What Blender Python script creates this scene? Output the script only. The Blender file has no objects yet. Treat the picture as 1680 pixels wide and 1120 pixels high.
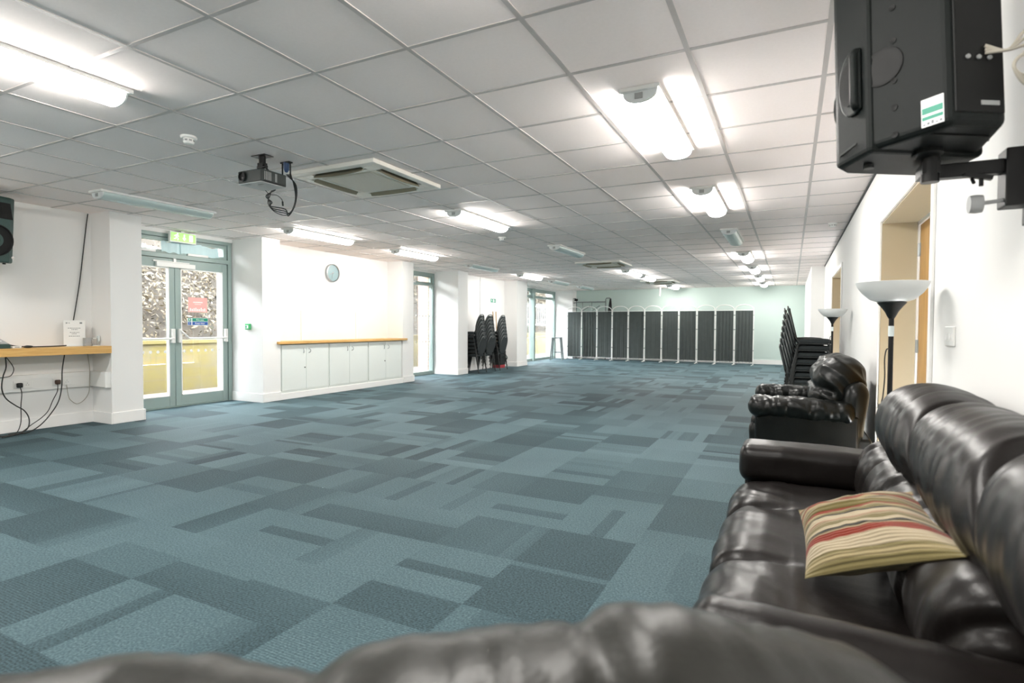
import bpy, bmesh, math, random
from mathutils import Vector, Matrix, Euler, noise
PI = math.pi
sc = bpy.context.scene
COL = sc.collection
random.seed(7)

# ------------------------------------------------------------------ materials
def lin(c):
    c = c / 255.0
    return c / 12.92 if c <= .04045 else ((c + .055) / 1.055) ** 2.4
def rgb(r, g, b): return (lin(r), lin(g), lin(b), 1)

class NT:
    def __init__(s, m): s.t = m.node_tree; s.n = s.t.nodes; s.l = s.t.links
    def add(s, typ, **kw):
        n = s.n.new(typ)
        for k, v in kw.items():
            if k.startswith('i_'): n.inputs[k[2:].replace('_', ' ')].default_value = v
            else: setattr(n, k, v)
        return n
    def link(s, a, b): s.l.new(a, b)
    def math(s, op, a, b=None):
        n = s.add('ShaderNodeMath', operation=op)
        for i, v in enumerate((a, b)):
            if v is None: continue
            if hasattr(v, 'is_output'): s.link(v, n.inputs[i])
            else: n.inputs[i].default_value = v
        return n.outputs[0]
    def mix(s, fac, a, b):
        n = s.add('ShaderNodeMix', data_type='RGBA')
        for i, v in ((0, fac), (6, a), (7, b)):
            if hasattr(v, 'is_output'): s.link(v, n.inputs[i])
            else: n.inputs[i].default_value = v
        return n.outputs[2]

def base_mat(name):
    m = bpy.data.materials.new(name); m.use_nodes = True
    t = NT(m); p = t.n['Principled BSDF']
    return m, t, p

def mat(name, col, rough=.5, metal=0, spec=.5, var=.0, scale=20, bump=0, bscale=200, coat=0):
    """plain surface with slight procedural variation and bump"""
    m, t, p = base_mat(name)
    p.inputs['Roughness'].default_value = rough
    p.inputs['Metallic'].default_value = metal
    p.inputs['Specular IOR Level'].default_value = spec
    p.inputs['Coat Weight'].default_value = coat
    tc = t.add('ShaderNodeTexCoord')
    nz = t.add('ShaderNodeTexNoise', i_Scale=scale, i_Detail=3.0)
    t.link(tc.outputs['Object'], nz.inputs['Vector'])
    d = tuple(min(1, c * (1 - var)) for c in col[:3]) + (1,)
    l = tuple(min(1, c * (1 + var)) for c in col[:3]) + (1,)
    t.link(t.mix(nz.outputs['Fac'], d, l), p.inputs['Base Color'])
    if bump:
        n2 = t.add('ShaderNodeTexNoise', i_Scale=bscale, i_Detail=2.0)
        t.link(tc.outputs['Object'], n2.inputs['Vector'])
        b = t.add('ShaderNodeBump', i_Strength=bump, i_Distance=.002)
        t.link(n2.outputs['Fac'], b.inputs['Height']); t.link(b.outputs['Normal'], p.inputs['Normal'])
    return m

def emit(name, col, strength, base=(.9, .9, .9, 1)):
    m, t, p = base_mat(name)
    p.inputs['Base Color'].default_value = base
    p.inputs['Emission Color'].default_value = col
    p.inputs['Emission Strength'].default_value = strength
    p.inputs['Roughness'].default_value = .3
    return m

def leather(name, col, rough=.38, bump=.25):
    m, t, p = base_mat(name)
    tc = t.add('ShaderNodeTexCoord')
    v = t.add('ShaderNodeTexVoronoi', i_Scale=160.0)
    n = t.add('ShaderNodeTexNoise', i_Scale=9.0, i_Detail=6.0)
    for q in (v, n): t.link(tc.outputs['Object'], q.inputs['Vector'])
    d = tuple(c * .7 for c in col[:3]) + (1,); l = tuple(c * 1.35 for c in col[:3]) + (1,)
    t.link(t.mix(n.outputs['Fac'], d, l), p.inputs['Base Color'])
    r = t.add('ShaderNodeMapRange'); r.inputs['To Min'].default_value = rough - .08; r.inputs['To Max'].default_value = rough + .10
    t.link(n.outputs['Fac'], r.inputs['Value']); t.link(r.outputs[0], p.inputs['Roughness'])
    p.inputs['Specular IOR Level'].default_value = .26
    b = t.add('ShaderNodeBump', i_Strength=bump, i_Distance=.0015)
    t.link(v.outputs['Distance'], b.inputs['Height'])
    b2 = t.add('ShaderNodeBump', i_Strength=.10, i_Distance=.004)
    n3 = t.add('ShaderNodeTexNoise', i_Scale=34.0, i_Detail=4.0)
    t.link(tc.outputs['Object'], n3.inputs['Vector'])
    t.link(n3.outputs['Fac'], b2.inputs['Height']); t.link(b.outputs['Normal'], b2.inputs['Normal'])
    t.link(b2.outputs['Normal'], p.inputs['Normal'])
    return m

def wood(name, a, b, axis=1, rough=.4, sc_=3.0):
    m, t, p = base_mat(name)
    tc = t.add('ShaderNodeTexCoord'); mp = t.add('ShaderNodeMapping')
    s = [26.0, 26.0, 26.0]; s[axis] = 1.2
    mp.inputs['Scale'].default_value = s
    t.link(tc.outputs['Object'], mp.inputs['Vector'])
    n = t.add('ShaderNodeTexNoise', i_Scale=sc_, i_Detail=5.0); n.inputs['Distortion'].default_value = .6
    t.link(mp.outputs[0], n.inputs['Vector'])
    r = t.add('ShaderNodeMapRange'); r.inputs['From Min'].default_value = .3; r.inputs['From Max'].default_value = .7
    t.link(n.outputs['Fac'], r.inputs['Value'])
    t.link(t.mix(r.outputs[0], a, b), p.inputs['Base Color'])
    p.inputs['Roughness'].default_value = rough
    return m

def glass(name, tint=(1, 1, 1, 1), refl=.08, rough=0.0):
    m, t, p = base_mat(name); t.n.remove(p)
    tr = t.add('ShaderNodeBsdfTransparent'); tr.inputs[0].default_value = tint
    g = t.add('ShaderNodeBsdfGlossy'); g.inputs['Roughness'].default_value = rough
    lw = t.add('ShaderNodeLayerWeight', i_Blend=.25)
    f = t.math('MULTIPLY', lw.outputs['Fresnel'], .6)
    f = t.math('ADD', f, refl * .2)
    mx = t.add('ShaderNodeMixShader')
    t.link(f, mx.inputs[0]); t.link(tr.outputs[0], mx.inputs[1]); t.link(g.outputs[0], mx.inputs[2])
    t.link(mx.outputs[0], t.n['Material Output'].inputs['Surface'])
    return m

M = {}
M['wall'] = mat('wall_paint', (.80, .797, .785, 1), .75, spec=.2, var=.012, scale=3, bump=.05, bscale=300)
M['wall_green'] = mat('pale_green_wall_paint', (.54, .645, .61, 1), .7, spec=.2, var=.012, scale=3, bump=.05, bscale=300)
M['skirt'] = mat('skirting_gloss', (.85, .845, .83, 1), .4, var=.01)
M['tile'] = mat('ceiling_tile', (.95, .87, .845, 1), .95, spec=.1, var=.03, scale=60, bump=.25, bscale=420)
M['tbar'] = mat('ceiling_bar', (.52, .48, .465, 1), .45, var=.01)
M['white_plastic'] = mat('white_plastic', (.82, .82, .80, 1), .35, var=.01)
M['cream_plastic'] = mat('ac_plastic', (.80, .78, .72, 1), .4, var=.01)
M['white_metal'] = mat('white_enamel', (.8, .8, .78, 1), .3, var=.01)
M['frame_green'] = mat('grey_green_aluminium', rgb(146, 164, 160), .42, var=.02)
M['glass'] = glass('window_glass')
M['cup_white'] = mat('cupboard_white', (.74, .78, .755, 1), .4, var=.008)
M['shadow_gap'] = mat('dark_gap', (.03, .03, .03, 1), .6)
M['beech'] = wood('beech_edge', rgb(196, 150, 82), rgb(220, 178, 110), 1, .38)
M['door_wood'] = wood('oak_door', rgb(158, 118, 58), rgb(190, 148, 84), 2, .4, 2.0)
M['cream'] = mat('cream_lining', rgb(178, 166, 140), .6, var=.015)
M['chrome'] = mat('chrome', (.6, .6, .6, 1), .2, metal=1)
M['steel'] = mat('brushed_steel', (.42, .44, .45, 1), .35, metal=.8, var=.05)
M['grey_steel'] = mat('grey_tube', rgb(120, 128, 130), .4, var=.04)
M['black_plastic'] = mat('black_plastic', (.008, .009, .009, 1), .45, var=.15, scale=40, bump=.3, bscale=500)
M['black_metal'] = mat('black_metal', (.004, .004, .0045, 1), .45, spec=.35, var=.1)
M['speaker'] = mat('speaker_cabinet', (.0055, .0078, .0074, 1), .45, spec=.18, var=.2, scale=90, bump=.5, bscale=700)
M['speaker_dark'] = mat('speaker_back', (.0025, .003, .003, 1), .55, spec=.25, var=.2, scale=90, bump=.3, bscale=700)
M['speaker_green'] = mat('speaker_front_green', (.016, .050, .043, 1), .42, var=.35, scale=120, bump=.5, bscale=600)
M['projector'] = mat('projector_shell', (.016, .024, .022, 1), .4, var=.1, bump=.2, bscale=500)
M['projector_under'] = mat('projector_underside', (.50, .51, .51, 1), .45, var=.03)
M['blue_plastic'] = mat('blue_connector', (.02, .06, .16, 1), .4)
M['cable'] = mat('black_cable', (.012, .013, .012, 1), .5)
M['white_cable'] = mat('off_white_cable', (.40, .37, .31, 1), .5)
M['brown_plastic'] = mat('brown_plug', (.06, .03, .02, 1), .4)
M['paper'] = mat('paper', (.86, .87, .86, 1), .8, var=.01)
M['ink'] = mat('grey_ink', (.22, .24, .25, 1), .8)
M['sign_red'] = mat('pink_red_sign', rgb(236, 176, 170), .5)
M['sign_white'] = mat('sign_white', (.88, .88, .87, 1), .5)
M['sign_green'] = mat('sign_green', rgb(20, 138, 112), .5)
M['sign_blue'] = mat('sign_blue', rgb(30, 84, 160), .5)
M['pale_blue'] = mat('pale_blue_sheet', rgb(200, 226, 230), .5, var=.05, scale=14)
M['exit_green'] = emit('exit_green', rgb(140, 205, 95), .55, rgb(120, 190, 90))
M['exit_white'] = emit('exit_white', (1, 1, .93, 1), .8)
M['call_green'] = mat('call_green', rgb(80, 190, 120), .4)
M['curtain'] = None
M['leather_dark'] = leather('dark_brown_leather', (.0075, .006, .0055, 1), .32, .12)
M['leather_black'] = leather('black_leather', (.003, .004, .0037, 1), .33, .15)
M['leather_front'] = leather('foreground_leather', (.018, .018, .0155, 1), .36, .18)
M['chair_fabric'] = mat('charcoal_upholstery', (.030, .036, .038, 1), .85, spec=.25, var=.25, scale=120, bump=.4, bscale=600)
M['chair_rim'] = mat('grey_chair_rim', (.11, .12, .12, 1), .4, metal=.5)
M['chair_metal'] = mat('dark_chair_tube', (.025, .028, .028, 1), .35, metal=.3)
M['lamp_glass'] = mat('frosted_lamp_bowl', (.76, .78, .77, 1), .35, var=.03, scale=12)
M['clear'] = mat('clear_plastic', (.75, .82, .82, 1), .1)
def lit_mat():
    m, t, p = base_mat('lit_diffuser')
    # prismatic wrap-round lens: the tubes glow more strongly through its sides than straight down
    g = t.add('ShaderNodeNewGeometry'); sp = t.add('ShaderNodeSeparateXYZ'); t.link(g.outputs['Normal'], sp.inputs[0])
    side = t.math('SUBTRACT', 1.0, t.math('ABSOLUTE', sp.outputs['Z']))
    t.link(t.math('MULTIPLY', t.math('ADD', t.math('MULTIPLY', side, 1.0), 1.0), LAMP), p.inputs['Emission Strength'])
    p.inputs['Emission Color'].default_value = (1.0, .97, .92, 1); p.inputs['Base Color'].default_value = (.9, .9, .9, 1)
    return m
LAMP = 21.0
M['lit'] = lit_mat()
M['unlit'] = mat('unlit_diffuser', (.52, .62, .61, 1), .25, var=.02)
M['end_cap'] = mat('diffuser_end', (.72, .75, .75, 1), .3)
M['grey'] = mat('mid_grey_plastic', (.32, .33, .33, 1), .45)
M['clock_face'] = mat('clock_face', rgb(136, 164, 168), .3, var=.02)
M['ac_grille'] = mat('ac_grille', (.62, .58, .50, 1), .6, var=.03)
M['ac_flap'] = mat('ac_flap', (.26, .24, .17, 1), .5, var=.03)
M['slot'] = mat('dark_slot', (.014, .012, .009, 1), .6)
M['gravel'] = mat('pale_gravel', (.07, .062, .052, 1), .9, var=.35, scale=18, bump=.6, bscale=60)
M['brick'] = None

# yellow boarded bank wall outside
def yellow_wall():
    m, t, p = base_mat('weathered_yellow_boards')
    tc = t.add('ShaderNodeTexCoord'); mp = t.add('ShaderNodeMapping'); mp.inputs['Rotation'].default_value = (PI / 2, 0, PI / 2)
    br = t.add('ShaderNodeTexBrick', i_Scale=1.0)
    br.inputs['Color1'].default_value = (.075, .060, .011, 1); br.inputs['Color2'].default_value = (.066, .052, .012, 1)
    br.inputs['Mortar'].default_value = (.07, .055, .028, 1)
    br.inputs['Mortar Size'].default_value = .008; br.inputs['Brick Width'].default_value = 1.4; br.inputs['Row Height'].default_value = .2
    sp = t.add('ShaderNodeSeparateXYZ'); cb = t.add('ShaderNodeCombineXYZ')
    t.link(tc.outputs['Object'], sp.inputs[0]); t.link(sp.outputs['Y'], cb.inputs['X']); t.link(sp.outputs['Z'], cb.inputs['Y'])
    t.link(cb.outputs[0], br.inputs['Vector'])
    nz = t.add('ShaderNodeTexNoise', i_Scale=3.0, i_Detail=6.0); t.link(tc.outputs['Object'], nz.inputs['Vector'])
    r = t.add('ShaderNodeMapRange'); r.inputs['From Min'].default_value = .48; r.inputs['From Max'].default_value = .68
    t.link(nz.outputs['Fac'], r.inputs['Value'])
    t.link(t.mix(t.math('MULTIPLY', r.outputs[0], .55), br.outputs['Color'], (.07, .063, .043, 1)), p.inputs['Base Color'])
    p.inputs['Roughness'].default_value = .85
    return m
M['yellow'] = yellow_wall()
def brick_mat():
    m, t, p = base_mat('pale_red_brick')
    tc = t.add('ShaderNodeTexCoord'); sp = t.add('ShaderNodeSeparateXYZ'); cb = t.add('ShaderNodeCombineXYZ')
    t.link(tc.outputs['Object'], sp.inputs[0])
    t.link(t.math('ADD', sp.outputs['X'], sp.outputs['Y']), cb.inputs['X']); t.link(sp.outputs['Z'], cb.inputs['Y'])
    br = t.add('ShaderNodeTexBrick', i_Scale=1.0)
    br.inputs['Color1'].default_value = (.55, .30, .22, 1); br.inputs['Color2'].default_value = (.60, .36, .27, 1)
    br.inputs['Mortar'].default_value = (.6, .55, .5, 1); br.inputs['Mortar Size'].default_value = .008
    br.inputs['Brick Width'].default_value = .225; br.inputs['Row Height'].default_value = .075
    t.link(cb.outputs[0], br.inputs['Vector']); t.link(br.outputs['Color'], p.inputs['Base Color'])
    p.inputs['Roughness'].default_value = .9
    return m
M['brick'] = brick_mat()
def leaf_mat(name, a, b):
    m, t, p = base_mat(name)
    g = t.add('ShaderNodeNewGeometry')
    w = t.add('ShaderNodeTexNoise', i_Scale=7.0, i_Detail=2.0)
    t.link(g.outputs['Position'], w.inputs['Vector'])
    r = t.add('ShaderNodeMapRange'); r.inputs['From Min'].default_value = .32; r.inputs['From Max'].default_value = .68
    t.link(w.outputs['Fac'], r.inputs['Value'])
    t.link(t.mix(r.outputs[0], a, b), p.inputs['Base Color']); p.inputs['Roughness'].default_value = .7
    return m
M['leaf'] = leaf_mat('autumn_leaves', (.012, .010, .005, 1), (.088, .068, .039, 1))
M['bank'] = mat('bank_soil', (.016, .0125, .008, 1), .95, var=.4, scale=6)
def curtain_mat():
    m, t, p = base_mat('charcoal_curtain')
    tc = t.add('ShaderNodeTexCoord'); n = t.add('ShaderNodeTexNoise', i_Scale=6.0, i_Detail=5.0)
    t.link(tc.outputs['Object'], n.inputs['Vector'])
    t.link(t.mix(n.outputs['Fac'], (.036, .046, .044, 1), (.062, .075, .072, 1)), p.inputs['Base Color'])
    p.inputs['Roughness'].default_value = .8; p.inputs['Sheen Weight'].default_value = .15
    return m
M['curtain'] = curtain_mat()
def carpet_mat():
    m, t, p = base_mat('blue_carpet_tiles')
    at = t.add('ShaderNodeAttribute'); at.attribute_name = 'shade'
    sp = t.add('ShaderNodeSeparateColor'); t.link(at.outputs['Color'], sp.inputs[0])
    tc = t.add('ShaderNodeTexCoord')
    n = t.add('ShaderNodeTexNoise', i_Scale=105.0, i_Detail=4.0); t.link(tc.outputs['Object'], n.inputs['Vector'])
    n2 = t.add('ShaderNodeTexNoise', i_Scale=2.2, i_Detail=2.0); t.link(tc.outputs['Object'], n2.inputs['Vector'])
    # loop-pile speckle and rib lines
    rib = t.math('SINE', t.math('MULTIPLY', sp.outputs['Green'], 2 * PI / .0125))
    amp = t.math('MULTIPLY', sp.outputs['Blue'], .09)
    v = t.math('ADD', sp.outputs['Red'], t.math('MULTIPLY', rib, amp))
    v = t.math('ADD', v, t.math('MULTIPLY', t.math('SUBTRACT', n.outputs['Fac'], .5), 1.35))
    v = t.math('ADD', v, t.math('MULTIPLY', t.math('SUBTRACT', n2.outputs['Fac'], .5), .12))
    cr = t.add('ShaderNodeValToRGB')
    e = cr.color_ramp.elements
    e[0].position = 0; e[0].color = (.018, .035, .042, 1)
    e[1].position = 1; e[1].color = (.140, .202, .222, 1)
    q = e.new(.5); q.color = (.064, .108, .123, 1)
    t.link(v, cr.inputs[0]); t.link(cr.outputs[0], p.inputs['Base Color'])
    p.inputs['Roughness'].default_value = .68; p.inputs['Specular IOR Level'].default_value = .14
    b = t.add('ShaderNodeBump', i_Strength=.2, i_Distance=.0015)
    t.link(t.math('ADD', n.outputs['Fac'], t.math('MULTIPLY', rib, .2)), b.inputs['Height']); t.link(b.outputs['Normal'], p.inputs['Normal'])
    return m
M['carpet'] = carpet_mat()
def stripe_mat():
    m, t, p = base_mat('striped_chenille')
    tc = t.add('ShaderNodeTexCoord'); sp = t.add('ShaderNodeSeparateXYZ'); t.link(tc.outputs['Object'], sp.inputs[0])
    r = t.add('ShaderNodeMapRange'); r.inputs['From Min'].default_value = -.225; r.inputs['From Max'].default_value = .225
    nz = t.add('ShaderNodeTexNoise', i_Scale=10.0); t.link(tc.outputs['Object'], nz.inputs['Vector'])
    va = t.add('ShaderNodeAttribute'); va.attribute_name = 'cloth'
    sv = t.add('ShaderNodeSeparateColor'); t.link(va.outputs['Color'], sv.inputs[0])
    cy = t.math('MULTIPLY', t.math('SUBTRACT', sv.outputs['Red'], .5), .45)
    y = t.math('ADD', cy, t.math('MULTIPLY', t.math('SUBTRACT', nz.outputs['Fac'], .5), .012))
    t.link(y, r.inputs['Value'])
    cr = t.add('ShaderNodeValToRGB'); cr.color_ramp.interpolation = 'CONSTANT'
    e = cr.color_ramp.elements
    beige = rgb(150, 136, 100); pale = rgb(168, 154, 128); red = rgb(118, 38, 17); dark = rgb(38, 35, 30); olive = rgb(108, 98, 62); tan = rgb(136, 121, 92); rose = rgb(146, 104, 84)
    seq = [(0, olive), (.04, beige), (.075, olive), (.09, pale), (.19, red), (.255, tan), (.270, dark), (.295, pale), (.33, olive), (.37, tan), (.40, rose), (.412, pale), (.465, dark), (.487, olive), (.52, beige), (.565, red), (.585, olive), (.62, tan), (.655, dark), (.675, beige), (.72, red), (.775, olive), (.81, pale), (.85, dark), (.865, olive), (.90, red), (.925, beige), (.97, olive)]
    e[0].position = 0; e[0].color = olive
    e[1].position = .97; e[1].color = olive
    for pos, c in seq[1:-1]:
        q = e.new(pos); q.color = c
    t.link(r.outputs[0], cr.inputs[0]); t.link(cr.outputs[0], p.inputs['Base Color'])
    p.inputs['Roughness'].default_value = .95; p.inputs['Specular IOR Level'].default_value = .1; p.inputs['Sheen Weight'].default_value = .2
    rb = t.math('SINE', t.math('MULTIPLY', cy, 620.0))
    b = t.add('ShaderNodeBump', i_Strength=.6, i_Distance=.003); t.link(rb, b.inputs['Height']); t.link(b.outputs['Normal'], p.inputs['Normal'])
    return m
M['stripe'] = stripe_mat()

# ------------------------------------------------------------------ mesh helpers
class MB:
    def __init__(s): s.v = []; s.f = []
    def add(s, vs, fs):
        o = len(s.v); s.v += [tuple(v) for v in vs]; s.f += [tuple(i + o for i in f) for f in fs]; return s
    def box(s, x0, x1, y0, y1, z0, z1, mtx=None):
        vs = [Vector((x, y, z)) for z in (z0, z1) for y in (y0, y1) for x in (x0, x1)]
        if mtx: vs = [mtx @ v for v in vs]
        return s.add(vs, [(0, 2, 3, 1), (4, 5, 7, 6), (0, 1, 5, 4), (2, 6, 7, 3), (0, 4, 6, 2), (1, 3, 7, 5)])
    def tube(s, pts, r, n=8, caps=True, closed=False):
        pts = [Vector(p) for p in pts]; m = len(pts); rings = []
        up = None
        rr = r if isinstance(r, (list, tuple)) else [r] * m
        for i, p in enumerate(pts):
            if closed: d = pts[(i + 1) % m] - pts[i - 1]
            else: d = pts[min(i + 1, m - 1)] - pts[max(i - 1, 0)]
            d.normalize()
            if up is None:
                up = Vector((0, 0, 1)) if abs(d.z) < .9 else Vector((1, 0, 0))
            a = d.cross(up)
            if a.length < 1e-4: a = d.cross(Vector((0, 1, 0)))
            a.normalize(); up = a.cross(d); up.normalize()
            rings.append([p + (a * math.cos(2 * PI * k / n) + up * math.sin(2 * PI * k / n)) * rr[i] for k in range(n)])
        vs = [v for R in rings for v in R]; fs = []
        for i in range(m if closed else m - 1):
            j = (i + 1) % m
            for k in range(n):
                fs.append((i * n + k, i * n + (k + 1) % n, j * n + (k + 1) % n, j * n + k))
        if caps and not closed:
            fs.append(tuple(range(n - 1, -1, -1))); fs.append(tuple((m - 1) * n + k for k in range(n)))
        return s.add(vs, fs)
    def cyl(s, p0, p1, r, n=16, r1=None):
        return s.tube([p0, p1], [r, r if r1 is None else r1], n)
    def lathe(s, prof, n=32, mtx=None, cap=True):
        vs = []
        for r, z in prof:
            for k in range(n): vs.append(Vector((r * math.cos(2 * PI * k / n), r * math.sin(2 * PI * k / n), z)))
        if mtx: vs = [mtx @ v for v in vs]
        fs = []
        for i in range(len(prof) - 1):
            for k in range(n): fs.append((i * n + k, i * n + (k + 1) % n, (i + 1) * n + (k + 1) % n, (i + 1) * n + k))
        if cap:
            if prof[0][0] > 1e-5: fs.append(tuple(range(n - 1, -1, -1)))
            if prof[-1][0] > 1e-5: fs.append(tuple((len(prof) - 1) * n + k for k in range(n)))
        return s.add(vs, fs)
    def prism(s, poly, d0, d1, mtx=None, axis='z'):
        """poly in 2D extruded d0..d1 along axis"""
        def P(a, b, c):
            return Vector((a, b, c)) if axis == 'z' else (Vector((c, a, b)) if axis == 'x' else Vector((a, c, b)))
        n = len(poly)
        vs = [P(a, b, d0) for a, b in poly] + [P(a, b, d1) for a, b in poly]
        if mtx: vs = [mtx @ v for v in vs]
        fs = [tuple(range(n - 1, -1, -1)), tuple(range(n, 2 * n))] + [(i, (i + 1) % n, n + (i + 1) % n, n + i) for i in range(n)]
        return s.add(vs, fs)
    def build(s, name, m, parent=None, smooth=False, bevel=0, seg=2, angle=40):
        me = bpy.data.meshes.new(name); me.from_pydata(s.v, [], s.f)
        bm = bmesh.new(); bm.from_mesh(me); bmesh.ops.recalc_face_normals(bm, faces=bm.faces); bm.to_mesh(me); bm.free()
        me.materials.append(m); me.update()
        o = bpy.data.objects.new(name, me); COL.objects.link(o)
        if parent: o.parent = parent
        if smooth:
            for p in me.polygons: p.use_smooth = True
            if smooth == 'auto':
                me.set_sharp_from_angle(angle=math.radians(angle))
        if bevel:
            b = o.modifiers.new('bevel', 'BEVEL'); b.width = bevel; b.segments = seg; b.limit_method = 'ANGLE'; b.angle_limit = math.radians(50)
        return o
def tag(o, label, cat, group=None, kind=None):
    o['label'] = label; o['category'] = cat
    if group: o['group'] = group
    if kind: o['kind'] = kind
    return o
def thing(name, label, cat, loc=(0, 0, 0), rz=0, group=None):
    o = bpy.data.objects.new(name, None); COL.objects.link(o); o.empty_display_size = .1
    o.location = loc; o.rotation_euler = (0, 0, rz)
    return tag(o, label, cat, group)
def struct(o): o['kind'] = 'structure'; return o
def copy_tree(o, parent=None):
    c = o.copy(); COL.objects.link(c)
    if parent: c.parent = parent
    for ch in list(o.children): copy_tree(ch, c)
    return c
def dup(root, loc, rz, label):
    c = copy_tree(root); c.location = loc; c.rotation_euler = (0, 0, rz); c['label'] = label
    return c
def spline(pts, n=8):
    """Catmull-Rom through pts"""
    P = [Vector(p) for p in pts]; P = [P[0] * 2 - P[1]] + P + [P[-1] * 2 - P[-2]]; out = []
    for i in range(1, len(P) - 2):
        for k in range(n):
            t = k / n; a, b, c, d = P[i - 1], P[i], P[i + 1], P[i + 2]
            out.append(.5 * ((2 * b) + (c - a) * t + (2 * a - 5 * b + 4 * c - d) * t * t + (3 * b - a - 3 * c + d) * t ** 3))
    out.append(P[-2]); return out
def arc(cx, cy, r, a0, a1, n):
    return [(cx + r * math.cos(a0 + (a1 - a0) * i / n), cy + r * math.sin(a0 + (a1 - a0) * i / n)) for i in range(n + 1)]
def rrect(w, h, r, n=5):
    pts = []
    for cx, cy, a in ((w / 2 - r, h / 2 - r, 0), (-w / 2 + r, h / 2 - r, PI / 2), (-w / 2 + r, -h / 2 + r, PI), (w / 2 - r, -h / 2 + r, 1.5 * PI)):
        pts += arc(cx, cy, r, a, a + PI / 2, n)
    return pts
def grid_box(hx, hy, hz, step):
    """dense surface grid of a box -> verts, faces (welded)"""
    idx = {}; vs = []; fs = []
    nx, ny, nz = (max(2, int(round(2 * h / step))) for h in (hx, hy, hz))
    def V(i, j, k):
        key = (i, j, k)
        if key not in idx:
            idx[key] = len(vs); vs.append(Vector((-hx + 2 * hx * i / nx, -hy + 2 * hy * j / ny, -hz + 2 * hz * k / nz)))
        return idx[key]
    for i in range(nx):
        for j in range(ny):
            fs.append((V(i, j, 0), V(i, j + 1, 0), V(i + 1, j + 1, 0), V(i + 1, j, 0)))
            fs.append((V(i, j, nz), V(i + 1, j, nz), V(i + 1, j + 1, nz), V(i, j + 1, nz)))
    for i in range(nx):
        for k in range(nz):
            fs.append((V(i, 0, k), V(i + 1, 0, k), V(i + 1, 0, k + 1), V(i, 0, k + 1)))
            fs.append((V(i, ny, k), V(i, ny, k + 1), V(i + 1, ny, k + 1), V(i + 1, ny, k)))
    for j in range(ny):
        for k in range(nz):
            fs.append((V(0, j, k), V(0, j, k + 1), V(0, j + 1, k + 1), V(0, j + 1, k)))
            fs.append((V(nx, j, k), V(nx, j + 1, k), V(nx, j + 1, k + 1), V(nx, j, k + 1)))
    return vs, fs
def soft(name, m, hx, hy, hz, r, step, parent, loc=(0, 0, 0), rot=(0, 0, 0), fn=None):
    """rounded, deformable padded block; r = radius (or triple)"""
    R = Vector((r, r, r)) if not isinstance(r, (tuple, list)) else Vector(r)
    R = Vector((min(R.x, hx), min(R.y, hy), min(R.z, hz)))
    vs, fs = grid_box(hx, hy, hz, step)
    out = []
    for p in vs:
        inn = Vector((max(-hx + R.x, min(hx - R.x, p.x)), max(-hy + R.y, min(hy - R.y, p.y)), max(-hz + R.z, min(hz - R.z, p.z))))
        d = p - inn; d = Vector((d.x / R.x, d.y / R.y, d.z / R.z))
        if d.length > 1e-9:
            d.normalize(); q = inn + Vector((d.x * R.x, d.y * R.y, d.z * R.z)); nr = Vector((d.x / R.x, d.y / R.y, d.z / R.z)).normalized()
        else: q, nr = p.copy(), Vector((0, 0, 1))
        if fn: q = fn(q, nr)
        out.append(q)
    mb = MB(); mb.add(out, fs)
    o = mb.build(name, m, parent, smooth=True)
    o.location = loc; o.rotation_euler = rot
    return o
def gz(d, w): return math.exp(-(d / w) ** 2)
def N(x, y, z): return noise.noise(Vector((x, y, z)))
def ridge(x, y, z): return 1 - 2 * abs(noise.noise(Vector((x, y, z))))

# ------------------------------------------------------------------ setting: dimensions
H = 2.519
XL, XA, XW, XR = -7.2, -7.6, -7.93, .63       # pier face, alcove back, window plane, right wall
YB, YF = -4.2, 19.8
# carpet tiles
def carpet():
    vs, fs, cols = [], [], []
    X0, Y0, S = -8.24, -4.48, .5
    rnd = random.Random(11)
    def strip(x0, x1, y0, y1, s00, s10, s11, s01, ax, rib):
        o = len(vs); vs.extend([(x0, y0, 0), (x1, y0, 0), (x1, y1, 0), (x0, y1, 0)]); fs.append((o, o + 1, o + 2, o + 3))
        for (x, y), s in zip(((x0, y0), (x1, y0), (x1, y1), (x0, y1)), (s00, s10, s11, s01)):
            cols.append((s, y if ax else x, rib, 1))
    for i in range(18):
        for j in range(49):
            x, y = X0 + i * S, Y0 + j * S
            key = (i, j)
            rb = None
            if key in TILES: ax, bands = TILES[key][:2]; rb = TILES[key][2] if len(TILES[key]) > 2 else None
            else:
                ax = rnd.random() < .5; k = rnd.random()
                if k < .30: b = rnd.uniform(.48, .70); bands = [(1, b, b + rnd.uniform(-.1, .1))]
                elif k < .50: b = rnd.uniform(.12, .34); bands = [(1, b, b + rnd.uniform(-.05, .22))]
                else:
                    bands = []; p = 0
                    while p < 1:
                        q = min(1, p + rnd.choice((.12, .2, .3, .35, .5)));
                        if 1 - q < .1: q = 1
                        b = rnd.choice((.16, .3, .42, .55, .62, .66)) + rnd.uniform(-.04, .04)
                        bands.append((q, b, b + rnd.uniform(-.08, .08))); p = q
            p = 0
            for q, a, b in bands:
                rib = .9 if (a + b) / 2 < .36 else (.25 if (i * 7 + j * 3) % 5 else 1.1)
                if rb: rib = rb
                if ax: strip(x, x + S, y + p * S, y + q * S, a, a, b, b, True, rib)
                else: strip(x + p * S, x + q * S, y, y + S, a, b, b, a, False, rib)
                p = q
    me = bpy.data.meshes.new('floor'); me.from_pydata(vs, [], fs)
    at = me.color_attributes.new('shade', 'FLOAT_COLOR', 'CORNER')
    for k, c in enumerate(cols): at.data[k].color = c
    me.materials.append(M['carpet'])
    o = bpy.data.objects.new('floor', me); COL.objects.link(o); struct(o)
T, F_ = True, False
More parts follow.
